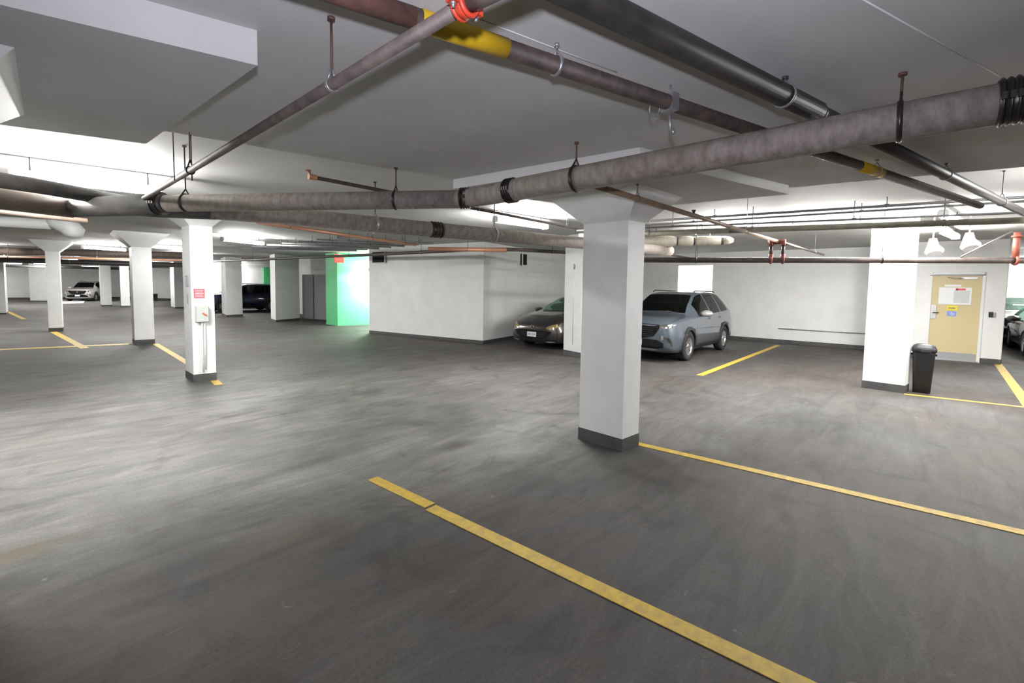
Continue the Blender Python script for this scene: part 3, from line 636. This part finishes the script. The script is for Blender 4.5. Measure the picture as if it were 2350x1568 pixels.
# lamp/fitting on the slim column
t = thing('alarm_bell', 'small grey bell and conduit on the slim column by the hatchback', 'alarm', (9.6, 6.25, 1.9))
MB().lathe([(0, -.05), (.05, -.045), (.075, -.02), (.08, 0)], (9.66, 6.27, 2.18), 'Y', 16).build('bell', M['galv'], t)
MB().tube([(9.63, 6.28, 2.12), (9.63, 6.28, 1.55), (9.62, 6.27, .3)], .012, 8).build('conduit', M['col'], t)
# tan door in the lobby wall
d = struct(MB().box((DX + .03, -.76, 1.05), (.045, .90, 2.08)).build('door_1', M['cream']), 'tan steel door with a steel kick plate')
MB().box((DX + .0, -.76, .11), (.008, .86, .19)).build('kick_plate', M['steel'], d)
f = MB()
for y in (-.285, -1.235): f.box((DX + .0, y, 1.06), (.06, .055, 2.12))
f.box((DX + .0, -.76, 2.13), (.06, 1.0, .055)); f.build('door_frame', M['whiteplastic'], d)
MB().box((DX - .012, -.37, 1.20), (.03, .11, .36), 0, .004).build('lock_plate', M['steel'], d)
MB().tube([(DX - .03, -.37, 1.18), (DX - .075, -.37, 1.18), (DX - .075, -.47, 1.18)], .011, 10).build('door_handle', M['darksteel'], d)
b = MB().box((DX - .05, -.78, 2.155), (.09, .92, .06), 0, .008)
for y in (-.42, -1.14): b.tube([(DX - .096, y, 2.155), (DX - .10, y, 2.155)], .014, 10)
b.build('light_bar', M['whiteplastic'], d)
MB().box((DX - .02, -.98, 2.04), (.05, .28, .05)).tube([(DX - .04, -.88, 2.035), (DX - .16, -.72, 2.035), (DX - .02, -.6, 2.06)], .009, 8).build('door_closer', M['steel'], d)
MB().box((DX + .0, -.76, .012), (.10, .96, .024)).build('threshold', M['galv'], d)
t = thing('notice_board', 'white notice board with a grey printed sheet on the tan door', 'sign', (DX, -.72, 1.6))
MB().box((DX - .004, -.745, 1.60), (.018, .59, .42)).build('board', M['paper'], t)
s = MB().box((DX - .016, -.865, 1.585), (.004, .28, .30)).build('printed_sheet', M['pgrey'], t)
MB().box((DX - .020, -.85, 1.765), (.004, .16, .045)).box((DX - .020, -.77, 1.765), (.004, .035, .055)).build('red_heading', M['pred'], s)
single(MB().box((DX - .002, -.70, 1.855), (.014, .30, .055)).build('label_strip', M['paper']), 'narrow white strip above the notice board on the tan door', 'sign')
ys = thing('sticker', 'yellow sticker under the notice board on the tan door', 'sticker', (DX, -.71, 1.3))
MB().box((DX + .002, -.71, 1.305), (.012, .20, .115)).build('sticker_face', M['yellowsign'], ys)
MB().box((DX - .005, -.71, 1.302), (.004, .12, .03)).build('print', M['olive'], ys)
bs = thing('sticker', 'blue and white sticker below the yellow one on the tan door', 'sticker', (DX, -.71, 1.16))
MB().box((DX + .002, -.71, 1.165), (.012, .17, .125)).build('sticker_face', M['bluesign'], bs)
MB().ring((DX - .006, -.72, 1.155), (1, 0, 0), .028, .005, 20, 6).tube([(DX - .006, -.70, 1.215), (DX - .006, -.705, 1.17), (DX - .006, -.735, 1.165)], .006, 6).build('symbol', M['paper'], bs)
t = thing('card_reader', 'small black card reader on the wall beside the tan door', 'reader', (DX, -1.4, 1.2))
MB().box((DX - .02, -1.395, 1.175), (.05, .075, .125), 0, .006).build('reader_body', M['blackplastic'], t); MB().box((DX - .012, -1.45, 1.17), (.03, .05, .11), 0, .004).build('reader_plate', M['galv'], t)
# thin pipe low on the rear wall
t = thing('wall_pipe', 'thin grey pipe run low along the wall of the empty stall', 'pipe', (16.85, 2.2, .45))
MB().tube([(16.86, 3.25, .47), (16.86, .95, .47)], .014, 8).build('pipe_section', M['galv'], t); MB().box((16.88, 2.9, .47), (.04, .03, .05)).box((16.88, 1.6, .47), (.04, .03, .05)).build('clip', M['galv'], t)
t = thing('wall_pipe', 'grey rail fixed to the bright wall past the lobby', 'pipe', (26.8, -4.3, 1.95))
MB().tube([(26.85, -3.3, 1.95), (26.85, -6.5, 1.95)], .035, 10).box((26.88, -3.4, 2.0), (.12, .3, .22)).build('rail', M['galv'], t)
single(MB().box((10.9, 51.6, .28), (.7, 1.0, .55), math.radians(-40), .02).box((10.9, 51.6, .57), (.74, 1.04, .04), math.radians(-40)).build('grit_box', M['cond']), 'low grey box standing under the far white wall panel', 'box')

# black rubbish bin
t = thing('rubbish_bin', 'black plastic rubbish bin with a domed lid by the white column', 'bin', (10.47, -.165, 0))
def rsq(hw, rd, n=5):
    out = []
    for sx, sy, a0 in ((1, 1, 0), (-1, 1, 90), (-1, -1, 180), (1, -1, 270)):
        for k in range(n):
            q = math.radians(a0 + 90 * k / (n - 1)); out.append((sx * (hw - rd) + rd * math.cos(q), sy * (hw - rd) + rd * math.sin(q)))
    return out
def stackbox(levels, c, rz):
    b = MB(); n = None; vs = []; fs = []
    for hw, rd, z in levels:
        p = rsq(hw, rd); n = len(p); vs += [(c[0] + x * math.cos(rz) - y * math.sin(rz), c[1] + x * math.sin(rz) + y * math.cos(rz), z) for x, y in p]
    for i in range(len(levels) - 1):
        for k in range(n): fs.append((i * n + k, i * n + (k + 1) % n, (i + 1) * n + (k + 1) % n, (i + 1) * n + k))
    fs += [tuple(range(n - 1, -1, -1)), tuple((len(levels) - 1) * n + k for k in range(n))]
    return b.add(vs, fs, True)
bc = (10.47, -.165); br = 0.0
stackbox([(.108, .04, 0.0), (.115, .04, .02), (.145, .05, .66), (.145, .05, .70)], bc, br).build('bin_body', M['blackplastic'], t)
stackbox([(.158, .05, .69), (.163, .06, .71), (.163, .06, .735), (.14, .06, .785), (.09, .05, .815), (.03, .02, .82)], bc, br).build('lid', M['blackplastic'], t)
MB().box((bc[0] - .160, bc[1] - .02, .715), (.02, .14, .05), br, .004).build('flap', M['darksteel'], t)
for s in (-1, 1): MB().box((bc[0], bc[1] + .152 * s, .64), (.09, .03, .03), br).build('side_handle', M['blackplastic'], t)

# ------------------------------------------------------------------ cars
def lerp_keys(keys, d):
    for i in range(len(keys) - 1):
        a, b = keys[i], keys[i + 1]
        if d <= b[0] + 1e-9:
            t = (d - a[0]) / (b[0] - a[0]); p0 = keys[max(i - 1, 0)]; p3 = keys[min(i + 2, len(keys) - 1)]; out = []
            for k in range(1, len(a)):
                m1 = (b[k] - p0[k]) / max(b[0] - p0[0], 1e-6) * (b[0] - a[0]); m2 = (p3[k] - a[k]) / max(p3[0] - a[0], 1e-6) * (b[0] - a[0])
                m1 *= .6; m2 *= .6
                out.append((2 * t**3 - 3 * t**2 + 1) * a[k] + (t**3 - 2 * t**2 + t) * m1 + (-2 * t**3 + 3 * t**2) * b[k] + (t**3 - t**2) * m2)
            return out
    return list(keys[-1][1:])
def half_ring(w_, zb, zsh, ws, zt, wt):
    h = zsh - zb; g0 = (ws - .015, zsh + .012); g1 = (wt, max(zt - .06, zsh + .014))
    L_ = lambda t: (g0[0] + (g1[0] - g0[0]) * t + .02 * math.sin(PI * t) * min(1, (zt - zsh) / .4), g0[1] + (g1[1] - g0[1]) * t)
    return [(0, zb), (.70 * w_, zb), (.93 * w_, zb + .03), (.985 * w_, zb + .15 * h), (w_, zb + .42 * h), (w_ * .992, zb + .68 * h), (ws + .016, zsh - .06 * min(1, h / .5)), (ws, zsh),
            L_(.33), L_(.67), g1, (wt - .07, zt - .018), (wt * .5, zt - .004), (0, zt)]

def car(name, label, cat, loc, rz, keys, wb, wheel_d, wheel_r, track, paint, glass, spec):
    """car local frame: +x forward, ground at z = 0, centred between bumpers"""
    Lc = keys[-1][0]; t = thing(name, label, cat, loc, spec.get('group'), local=True, rz=rz)
    ds = sorted(set([round(k[0], 4) for k in keys] + [round(i * .11, 4) for i in range(1, int(Lc / .11))] + spec['cuts'])); dd = [ds[0]]
    for q in ds[1:]:
        if q - dd[-1] > .02: dd.append(q)
    rings = []
    for q in dd:
        h = half_ring(*lerp_keys(keys, q)); rings.append([(Lc / 2 - q, -y, z) for y, z in h] + [(Lc / 2 - q, y, z) for y, z in h[-2:0:-1]])
    n = len(rings[0]); nh = len(h)
    bm = bmesh.new(); V = [[bm.verts.new(p) for p in rg] for rg in rings]
    w0, w1, r0_, r1, s0, s1, pil = spec['wind'][0], spec['wind'][1], spec['rear'][0], spec['rear'][1], spec['side'][0], spec['side'][1], spec['pillars']
    for i in range(len(rings) - 1):
        dm = (dd[i] + dd[i + 1]) / 2
        for k in range(n):
            f = bm.faces.new((V[i][k], V[i][(k + 1) % n], V[i + 1][(k + 1) % n], V[i + 1][k])); f.smooth = True
            kk = k if k < nh - 1 else n - 1 - k           # ring segment counted from the sill up
            f.material_index = 0
            if kk >= 11 and w0 < dm < w1: f.material_index = 1
            elif kk >= 11 and r0_ < dm < r1: f.material_index = 2
            elif kk in (7, 8, 9) and s0 < dm < s1 and not any(a < dm < b for a, b in pil): f.material_index = 3
    for rg, rev in ((V[0], False), (V[-1], True)):
        c = bm.verts.new(sum((v.co for v in rg), Vector()) / n)
        for k in range(n):
            f = bm.faces.new((rg[(k + 1) % n], rg[k], c) if not rev else (rg[k], rg[(k + 1) % n], c)); f.smooth = True
    bmesh.ops.recalc_face_normals(bm, faces=bm.faces)
    bvh = BVHTree.FromBMesh(bm)
    me = bpy.data.meshes.new('body_shell'); bm.to_mesh(me); bm.free()
    for mm in range(4): me.materials.append(paint if mm == 0 else glass)
    me.materials.append(M['darkgap'])
    shell = bpy.data.objects.new('body', me); COL.objects.link(shell)
    # wheel arches cut out of the shell
    cb = MB()
    for dx in wheel_d:
        for s in (-1, 1):
            cb.tube([(Lc / 2 - dx, s * (wb - .34), wheel_r), (Lc / 2 - dx, s * (wb + .3), wheel_r)], wheel_r + .055, 28)
    cut = cb.build('arch_cut', M['darkgap']); cut.data.materials.clear()
    for mm in range(5): cut.data.materials.append(M['darkgap'])
    for p in cut.data.polygons: p.material_index = 4
    md = shell.modifiers.new('b', 'BOOLEAN'); md.operation = 'DIFFERENCE'; md.object = cut; md.solver = 'EXACT'
    dg = bpy.context.evaluated_depsgraph_get(); me2 = bpy.data.meshes.new_from_object(shell.evaluated_get(dg))
    bpy.data.objects.remove(cut); shell.modifiers.clear(); bpy.data.objects.remove(shell)
    # split into parts by material
    def split(ids, pname, m, extra=None, solid=0):
        b = bmesh.new(); b.from_mesh(me2)
        bmesh.ops.delete(b, geom=[f for f in b.faces if f.material_index not in ids], context='FACES')
        mid = {i: q for q, i in enumerate(ids)}
        for f in b.faces: f.material_index = mid[f.material_index]
        x = bpy.data.meshes.new(pname); b.to_mesh(x); b.free()
        if not len(x.polygons): return None
        x.materials.clear(); x.materials.append(m)
        if extra: x.materials.append(extra)
        o = bpy.data.objects.new(pname, x); COL.objects.link(o); o.parent = t
        if solid:
            sd = o.modifiers.new('s', 'SOLIDIFY'); sd.thickness = solid; sd.offset = -1
        return o
    split([0, 4], 'body', paint, M['darkgap']); split([1], 'windshield', glass); split([2], 'rear_window', glass)
    # side windows, each side on its own
    for s in (-1, 1):
        b = bmesh.new(); b.from_mesh(me2)
        bmesh.ops.delete(b, geom=[f for f in b.faces if not (f.material_index == 3 and f.calc_center_median().y * s > 0)], context='FACES')
        for f in b.faces: f.material_index = 0
        x = bpy.data.meshes.new('side_window'); b.to_mesh(x); b.free(); x.materials.clear(); x.materials.append(glass)
        o = bpy.data.objects.new('side_window', x); COL.objects.link(o); o.parent = t
    # trim patches laid on the shell
    def patch(pname, m, cols, axis, s=1, off=.006, nz=4, parent=None, thick=.012, label=None):
        """cols: (u, zlo, zhi); axis 'F' front (u = y), 'R' rear, 'S' side (u = distance from the nose), s = side sign"""
        vs = []; fs = []; N2 = nz + 1; ok = True
        D = {'F': Vector((-1, 0, 0)), 'R': Vector((1, 0, 0)), 'S': Vector((0, -s, 0))}[axis]
        for u, lo, hi in cols:
            for j in range(N2):
                z = lo + (hi - lo) * j / nz
                o_ = {'F': Vector((4, u, z)), 'R': Vector((-4, u, z)), 'S': Vector((Lc / 2 - u, s * 3, z))}[axis]
                hit = bvh.ray_cast(o_, D)
                p = hit[0] if hit[0] is not None else o_ + D * (4 - Lc / 2 + .25 if axis != 'S' else 3 - wb)
                vs.append(p - D * off)
        c = len(cols); nv = len(vs); vs += [v + D * thick for v in vs]
        for i in range(c - 1):
            for j in range(nz):
                q = (i * N2 + j, (i + 1) * N2 + j, (i + 1) * N2 + j + 1, i * N2 + j + 1); fs.append(q); fs.append(tuple(a + nv for a in q[::-1]))
        edge = [i * N2 for i in range(c)] + [(c - 1) * N2 + j for j in range(1, N2)] + [i * N2 + nz for i in range(c - 2, -1, -1)] + [j for j in range(nz - 1, 0, -1)]
        for a, b2 in zip(edge, edge[1:] + edge[:1]): fs.append((a, a + nv, b2 + nv, b2))
        b = bmesh.new(); VV = [b.verts.new(v) for v in vs]
        for q in fs: b.faces.new([VV[a] for a in q])
        bmesh.ops.recalc_face_normals(b, faces=b.faces); x = bpy.data.meshes.new(pname); b.to_mesh(x); b.free(); x.materials.append(m)
        o = bpy.data.objects.new(pname, x); COL.objects.link(o); o.parent = parent or t
        if label: o['label'] = label
        return o
    spec['dress'](t, patch, bvh, Lc)
    # wheels
    for dx in wheel_d:
        for s in (-1, 1):
            c = (Lc / 2 - dx, s * (wb - .115), wheel_r); R = wheel_r
            prof = [(R * .62, -.10), (R * .90, -.105), (R * .985, -.085), (R, -.05), (R, .05), (R * .985, .085), (R * .90, .105), (R * .62, .10), (R * .60, 0), (R * .62, -.10)]
            wh = MB().lathe(prof, c, 'Y', 36).build('wheel', M['rubber'], t)
            rb = MB().lathe([(R * .64, -.06), (R * .66, .092), (R * .60, .098), (R * .585, .05), (R * .585, -.06), (R * .64, -.06)], c, 'Y', 36) if s > 0 else MB().lathe([(R * .64, .06), (R * .66, -.092), (R * .60, -.098), (R * .585, -.05), (R * .585, .06), (R * .64, .06)], c, 'Y', 36)
            for k in range(10):
                q = 2 * PI * k / 10; rr = (R * .12, R * .60); pts = []
                for rr_, hw, yy in ((R * .10, .020, .078), (R * .61, .016, .088)):
                    for sg in (-1, 1): pts.append((c[0] + rr_ * math.cos(q) - sg * hw * math.sin(q), c[1] + s * yy, c[2] + rr_ * math.sin(q) + sg * hw * math.cos(q)))
                pts += [(x, y - s * .03, z) for x, y, z in pts]
                rb.add(pts, [(0, 1, 3, 2), (4, 6, 7, 5), (0, 2, 6, 4), (1, 5, 7, 3), (0, 4, 5, 1), (2, 3, 7, 6)])
            rb.tube([(c[0], c[1] + s * .04, c[2]), (c[0], c[1] + s * .095, c[2])], R * .16, 16)
            rb.build('rim', M['alloy'], wh)
            MB().tube([(c[0], c[1] - s * .02, c[2]), (c[0], c[1] + s * .02, c[2])], R * .55, 20).build('brake_disc', M['darksteel'], wh)
    # cabin seen through the glass
    zs = spec['belt']; it = MB().box((Lc / 2 - (w0 + r1) / 2 - .1, 0, zs - .10), (r1 - w0 - .3, wb * 1.72, .06)).build('dashboard', M['inter'], t)
    for dx_ in spec['seats']:
        for s in (-1, 1):
            MB().box((Lc / 2 - dx_, s * wb * .42, zs + .08), (.16, wb * .52, .42), 0, .03).box((Lc / 2 - dx_ - .03, s * wb * .42, zs + .36), (.10, wb * .26, .16), 0, .02).build('seat', M['inter'], t)
    # mirrors
    for s in (-1, 1):
        mx = Lc / 2 - spec['mirror'][0]; mz = spec['mirror'][1]
        st = [(mx + .08, .05), (mx + .05, .085), (mx - .02, .09), (mx - .06, .08)]
        b = MB().tube([(mx + .10, s * (wb + .10), mz), (mx + .05, s * (wb + .11), mz), (mx - .03, s * (wb + .11), mz), (mx - .07, s * (wb + .11), mz)], [.03, .085, .10, .092], 14)
        for i, v in enumerate(b.v): b.v[i] = (v[0], s * (wb + .105) + (v[1] - s * (wb + .105)) * 1.5, mz + (v[2] - mz) * .85)
        mo = b.build('mirror', spec.get('mirror_mat', paint), t)
        MB().box((mx - .02, s * (wb - .01), mz - .06), (.07, .14, .03)).build('mirror_arm', M['trim'], mo)
    return t

def ell(y, a, lo, hi, y0=0): return (y, lo, hi)
def dress_suv(t, patch, bvh, L):
    g = patch('grille', M['grille'], [(-.56, .80, .865), (-.50, .70, .872), (-.42, .60, .876), (-.2, .56, .882), (0, .555, .884), (.2, .56, .882), (.42, .60, .876), (.50, .70, .872), (.56, .80, .865)], 'F', off=.012)
    for k in range(6): patch('grille_bar', M['blackplastic'], [(y, .60 + k * .045, .612 + k * .045) for y in (-.42, -.2, 0, .2, .42)], 'F', off=.020, nz=1, parent=g)
    patch('lower_grille', M['grille'], [(-.66, .36, .46), (-.5, .33, .53), (0, .325, .55), (.5, .33, .53), (.66, .36, .46)], 'F', off=.012)
    patch('skid_plate', M['galv'], [(-.52, .295, .318), (-.4, .28, .325), (0, .278, .325), (.4, .28, .325), (.52, .295, .318)], 'F', off=.022, nz=1)
    for s in (-1, 1):
        h = patch('headlight', M['lens'], [(s * y, lo, hi) for y, lo, hi in ((.56, .795, .845), (.64, .785, .86), (.72, .785, .875), (.79, .80, .89), (.84, .83, .905))], 'F', off=.008)
        patch('headlight_trim', M['trim'], [(s * y, lo, hi) for y, lo, hi in ((.56, .845, .855), (.64, .86, .875), (.72, .875, .89), (.79, .89, .905), (.84, .905, .915))], 'F', off=.010, nz=1, parent=h)
        for yy, zz in ((.62, .80), (.70, .80), (.77, .825)): patch('reflector', M['sparkle'], [(s * (yy + q), zz + .01 - w_, zz + .01 + w_) for q, w_ in ((-.018, .006), (0, .018), (.018, .006))], 'F', off=.012, nz=2, parent=h)
        patch('fog_lamp', M['chrome'], [(s * y, lo, hi) for y, lo, hi in ((.60, .52, .64), (.66, .54, .62), (.72, .57, .60))], 'F', off=.010, nz=2)
        patch('air_intake', M['trim'], [(s * y, lo, hi) for y, lo, hi in ((.73, .54, .60), (.79, .46, .56), (.82, .38, .50))], 'F', off=.008, nz=2)
        patch('sill_cladding', M['trim'], [(d, .215, .37) for d in (1.36, 1.7, 2.2, 2.7, 3.05, 3.14)], 'S', s, off=.012)
        for dx in (.93, 3.57):
            a = MB(); n = 22
            vs = []; fs = []
            for i in range(n + 1):
                q = math.radians(-12 + 204 * i / n)
                for r_, o_ in ((.390, -.03), (.390, .022), (.465, .020), (.465, -.03)):
                    p = Vector((L / 2 - dx + r_ * math.cos(q), s * 3, .34 + r_ * math.sin(q)))
                    hit = bvh.ray_cast(p, Vector((0, -s, 0))); y = abs(hit[0].y) if hit[0] is not None and abs(hit[0].y) > .8 else .90
                    vs.append((p.x, s * (y + o_ - .004), p.z))
            for i in range(n):
                for k in range(4): fs.append((i * 4 + k, i * 4 + (k + 1) % 4, (i + 1) * 4 + (k + 1) % 4, (i + 1) * 4 + k))
            a.add(vs, fs).build('arch_trim', M['trim'], t)
        for d in (2.28, 3.12): patch('door_handle', M['suvpaint'], [(d, .93, .96), (d + .1, .93, .965), (d + .2, .93, .96)], 'S', s, off=.03, nz=1, thick=.03)
        for d0, d1 in ((1.42, 1.432), (2.46, 2.468), (3.3, 3.308)): patch('door_seam', M['trim'], [(d0, .40, 1.0), (d1, .40, 1.0)], 'S', s, off=.001, nz=5, thick=.006)
        patch('tail_lamp', M['tail'], [(s * y, lo, hi) for y, lo, hi in ((.5, .92, .98), (.66, .90, 1.0), (.78, .88, 1.0))], 'R', off=.01)
        rr = MB().tube([(L / 2 - 2.1, s * .54, 1.60), (L / 2 - 2.2, s * .54, 1.635), (L / 2 - 3.6, s * .53, 1.62), (L / 2 - 3.75, s * .53, 1.585)], .014, 8).build('roof_rail', M['trim'], t)
    pl = patch('license_plate', M['plate'], [(y, .40, .53) for y in (-.155, 0, .155)], 'F', off=.028, nz=1)
    MB().ring((L / 2 + .02, 0, .755), (1, 0, 0), .055, .008, 24, 8).ring((L / 2 + .02, 0, .765), (1, 0, 0), .03, .006, 20, 6).build('emblem', M['chrome'], t)
    MB().tube([(L / 2 - 1.16, -.5, 1.12), (L / 2 - 1.20, .35, 1.13)], .008, 6).build('wiper', M['trim'], t)
SUVK = [(0, .66, .36, .78, .60, .865, .56), (.06, .79, .27, .86, .73, .925, .66), (.20, .875, .22, .92, .815, .985, .72), (.5, .912, .2, .97, .84, 1.03, .75), (1.0, .912, .2, 1.01, .86, 1.075, .74),
        (1.2, .912, .2, 1.025, .87, 1.10, .73), (1.55, .912, .2, 1.035, .87, 1.335, .67), (1.98, .912, .2, 1.045, .872, 1.555, .61), (2.35, .912, .2, 1.055, .872, 1.608, .60),
        (3.0, .912, .2, 1.075, .87, 1.62, .60), (3.7, .912, .2, 1.10, .86, 1.59, .58), (4.05, .90, .22, 1.12, .84, 1.53, .56), (4.25, .885, .25, 1.10, .82, 1.33, .62), (4.40, .86, .30, 1.04, .80, 1.12, .68), (4.46, .78, .38, .95, .72, 1.02, .62)]
SUVSPEC = dict(cuts=[1.24, 1.93, 1.60, 2.42, 2.48, 3.24, 3.30, 3.95, 4.07, 4.27], wind=(1.22, 1.95), rear=(4.06, 4.27), side=(1.60, 3.96), pillars=[(2.42, 2.48), (3.24, 3.30)], belt=1.05, seats=(2.25, 3.2), mirror=(1.66, 1.09), mirror_mat=M['silverpaint'], dress=dress_suv)
car('parked_car', 'blue-grey crossover parked behind the near column, dark mesh grille facing out', 'car', (10.12 + 2.23, 4.86, 0), PI, SUVK, .912, (.93, 3.57), .345, .8, M['suvpaint'], GL_DARK, dict(SUVSPEC))

def dress_hatch(t, patch, bvh, L):
    g = patch('grille', M['grille'], [(-.60, .46, .50), (-.5, .38, .515), (-.36, .30, .52), (0, .27, .525), (.36, .30, .52), (.5, .38, .515), (.60, .46, .50)], 'F', off=.010)
    patch('grille_lip', M['darkpaint'], [(-.62, .50, .525), (-.36, .525, .548), (0, .53, .553), (.36, .525, .548), (.62, .50, .525)], 'F', off=.018, nz=1, parent=g)
    for k in range(3): patch('grille_bar', M['blackplastic'], [(y, .36 + k * .05, .37 + k * .05) for y in (-.40, -.2, 0, .2, .40)], 'F', off=.016, nz=1, parent=g)
    pl = patch('license_plate', M['plate'], [(y, .345, .475) for y in (-.15, 0, .15)], 'F', off=.030, nz=1)
    for k in range(7): 
        if k != 3: patch('plate_mark', M['platetxt'], [(-.115 + k * .036, .385, .435), (-.115 + k * .036 + .018, .385, .435)], 'F', off=.033, nz=1, parent=pl, thick=.004)
    for s in (-1, 1):
        patch('headlight', M['amberlens'], [(s * y, lo, hi) for y, lo, hi in ((.46, .575, .62), (.54, .57, .655), (.62, .575, .69), (.70, .60, .72), (.76, .635, .735))], 'F', off=.008)
        patch('fog_recess', M['trim'], [(s * y, lo, hi) for y, lo, hi in ((.60, .27, .34), (.68, .28, .42), (.74, .32, .44))], 'F', off=.008)
        patch('bumper_lip', M['silverpaint'], [(s * y, lo, hi) for y, lo, hi in ((.46, .215, .235), (.58, .215, .25), (.70, .225, .25))], 'F', off=.014, nz=1)
        for d in (2.2, 3.0): patch('door_handle', M['hatchpaint'], [(d, .80, .83), (d + .1, .80, .835), (d + .2, .80, .83)], 'S', s, off=.03, nz=1, thick=.03)
        for d0, d1 in ((1.35, 1.36), (2.45, 2.458), (3.2, 3.208)): patch('door_seam', M['trim'], [(d0, .28, .88), (d1, .28, .88)], 'S', s, off=.001, nz=5, thick=.006)
        patch('tail_lamp', M['tail'], [(s * y, lo, hi) for y, lo, hi in ((.5, .82, .88), (.62, .80, .9))], 'R', off=.01)
    e = MB().ring((0, 0, 0), (1, 0, 0), .05, .007, 24, 8)
    for i, v in enumerate(e.v): e.v[i] = (v[0], v[1] * 1.25, v[2])
    e.tube([(0, -.058, .012), (0, -.03, .018), (0, 0, -.012), (0, .03, .018), (0, .058, .012)], .007, 8)
    hit = bvh.ray_cast(Vector((4, 0, .60)), Vector((-1, 0, 0)))[0]
    for i, v in enumerate(e.v): e.v[i] = (v[0] + hit.x + .012, v[1], v[2] + .60)
    e.build('emblem', M['chrome'], t)
    MB().tube([(L / 2 - 1.08, -.45, 1.015), (L / 2 - 1.10, .3, 1.02)], .008, 6).build('wiper', M['trim'], t)
HATK = [(0, .56, .27, .57, .50, .64, .46), (.06, .72, .20, .63, .63, .71, .58), (.2, .83, .18, .73, .73, .81, .66), (.5, .872, .17, .84, .785, .92, .70), (.95, .877, .17, .90, .80, .985, .69),
        (1.1, .877, .17, .91, .805, 1.01, .67), (1.6, .877, .17, .925, .805, 1.23, .60), (2.1, .877, .17, .935, .80, 1.405, .545), (2.5, .877, .17, .945, .80, 1.455, .535),
        (3.2, .877, .17, .965, .79, 1.44, .525), (3.8, .87, .18, .985, .77, 1.36, .505), (4.15, .85, .22, .98, .74, 1.2, .55), (4.4, .80, .28, .92, .70, 1.0, .6), (4.46, .72, .36, .85, .62, .92, .55)]
HATSPEC = dict(cuts=[1.14, 1.52, 2.04, 2.46, 2.52, 3.16, 3.22, 3.66, 3.82, 4.2], wind=(1.12, 2.06), rear=(3.81, 4.21), side=(1.52, 3.67), pillars=[(2.46, 2.52), (3.16, 3.22)], belt=.94, seats=(2.25, 3.1), mirror=(1.6, .98), dress=dress_hatch)
car('parked_car', 'dark grey hatchback parked tight against the boxed-out room, plate facing out', 'car', (9.98 + 2.23, 7.80, 0), PI, HATK, .877, (.88, 3.52), .315, .78, M['hatchpaint'], GL_GREEN, dict(HATSPEC))
car('parked_car', 'navy blue car parked behind the white piers', 'car', (10.9, 30.6, 0), PI, SUVK, .912, (.93, 3.57), .345, .8, M['bluepaint'], GL_DARK, dict(SUVSPEC))
car('parked_car', 'silver car parked at the far end by a slender column', 'car', (7.05, 53.5, 0), math.radians(-115), SUVK, .912, (.93, 3.57), .345, .8, M['silverpaint'], GL_DARK, dict(SUVSPEC))
car('parked_car', 'dark car cut by the picture edge past the tan door', 'car', (17.75 + 2.23, -3.15, 0), PI, HATK, .877, (.88, 3.52), .315, .78, M['darkpaint'], GL_GREEN, dict(HATSPEC))
car('parked_car', 'pale car behind the dark one past the lobby', 'car', (24.6, -2.75, 0), PI, SUVK, .912, (.93, 3.57), .345, .8, M['whitecar'], GL_GREEN, dict(SUVSPEC))
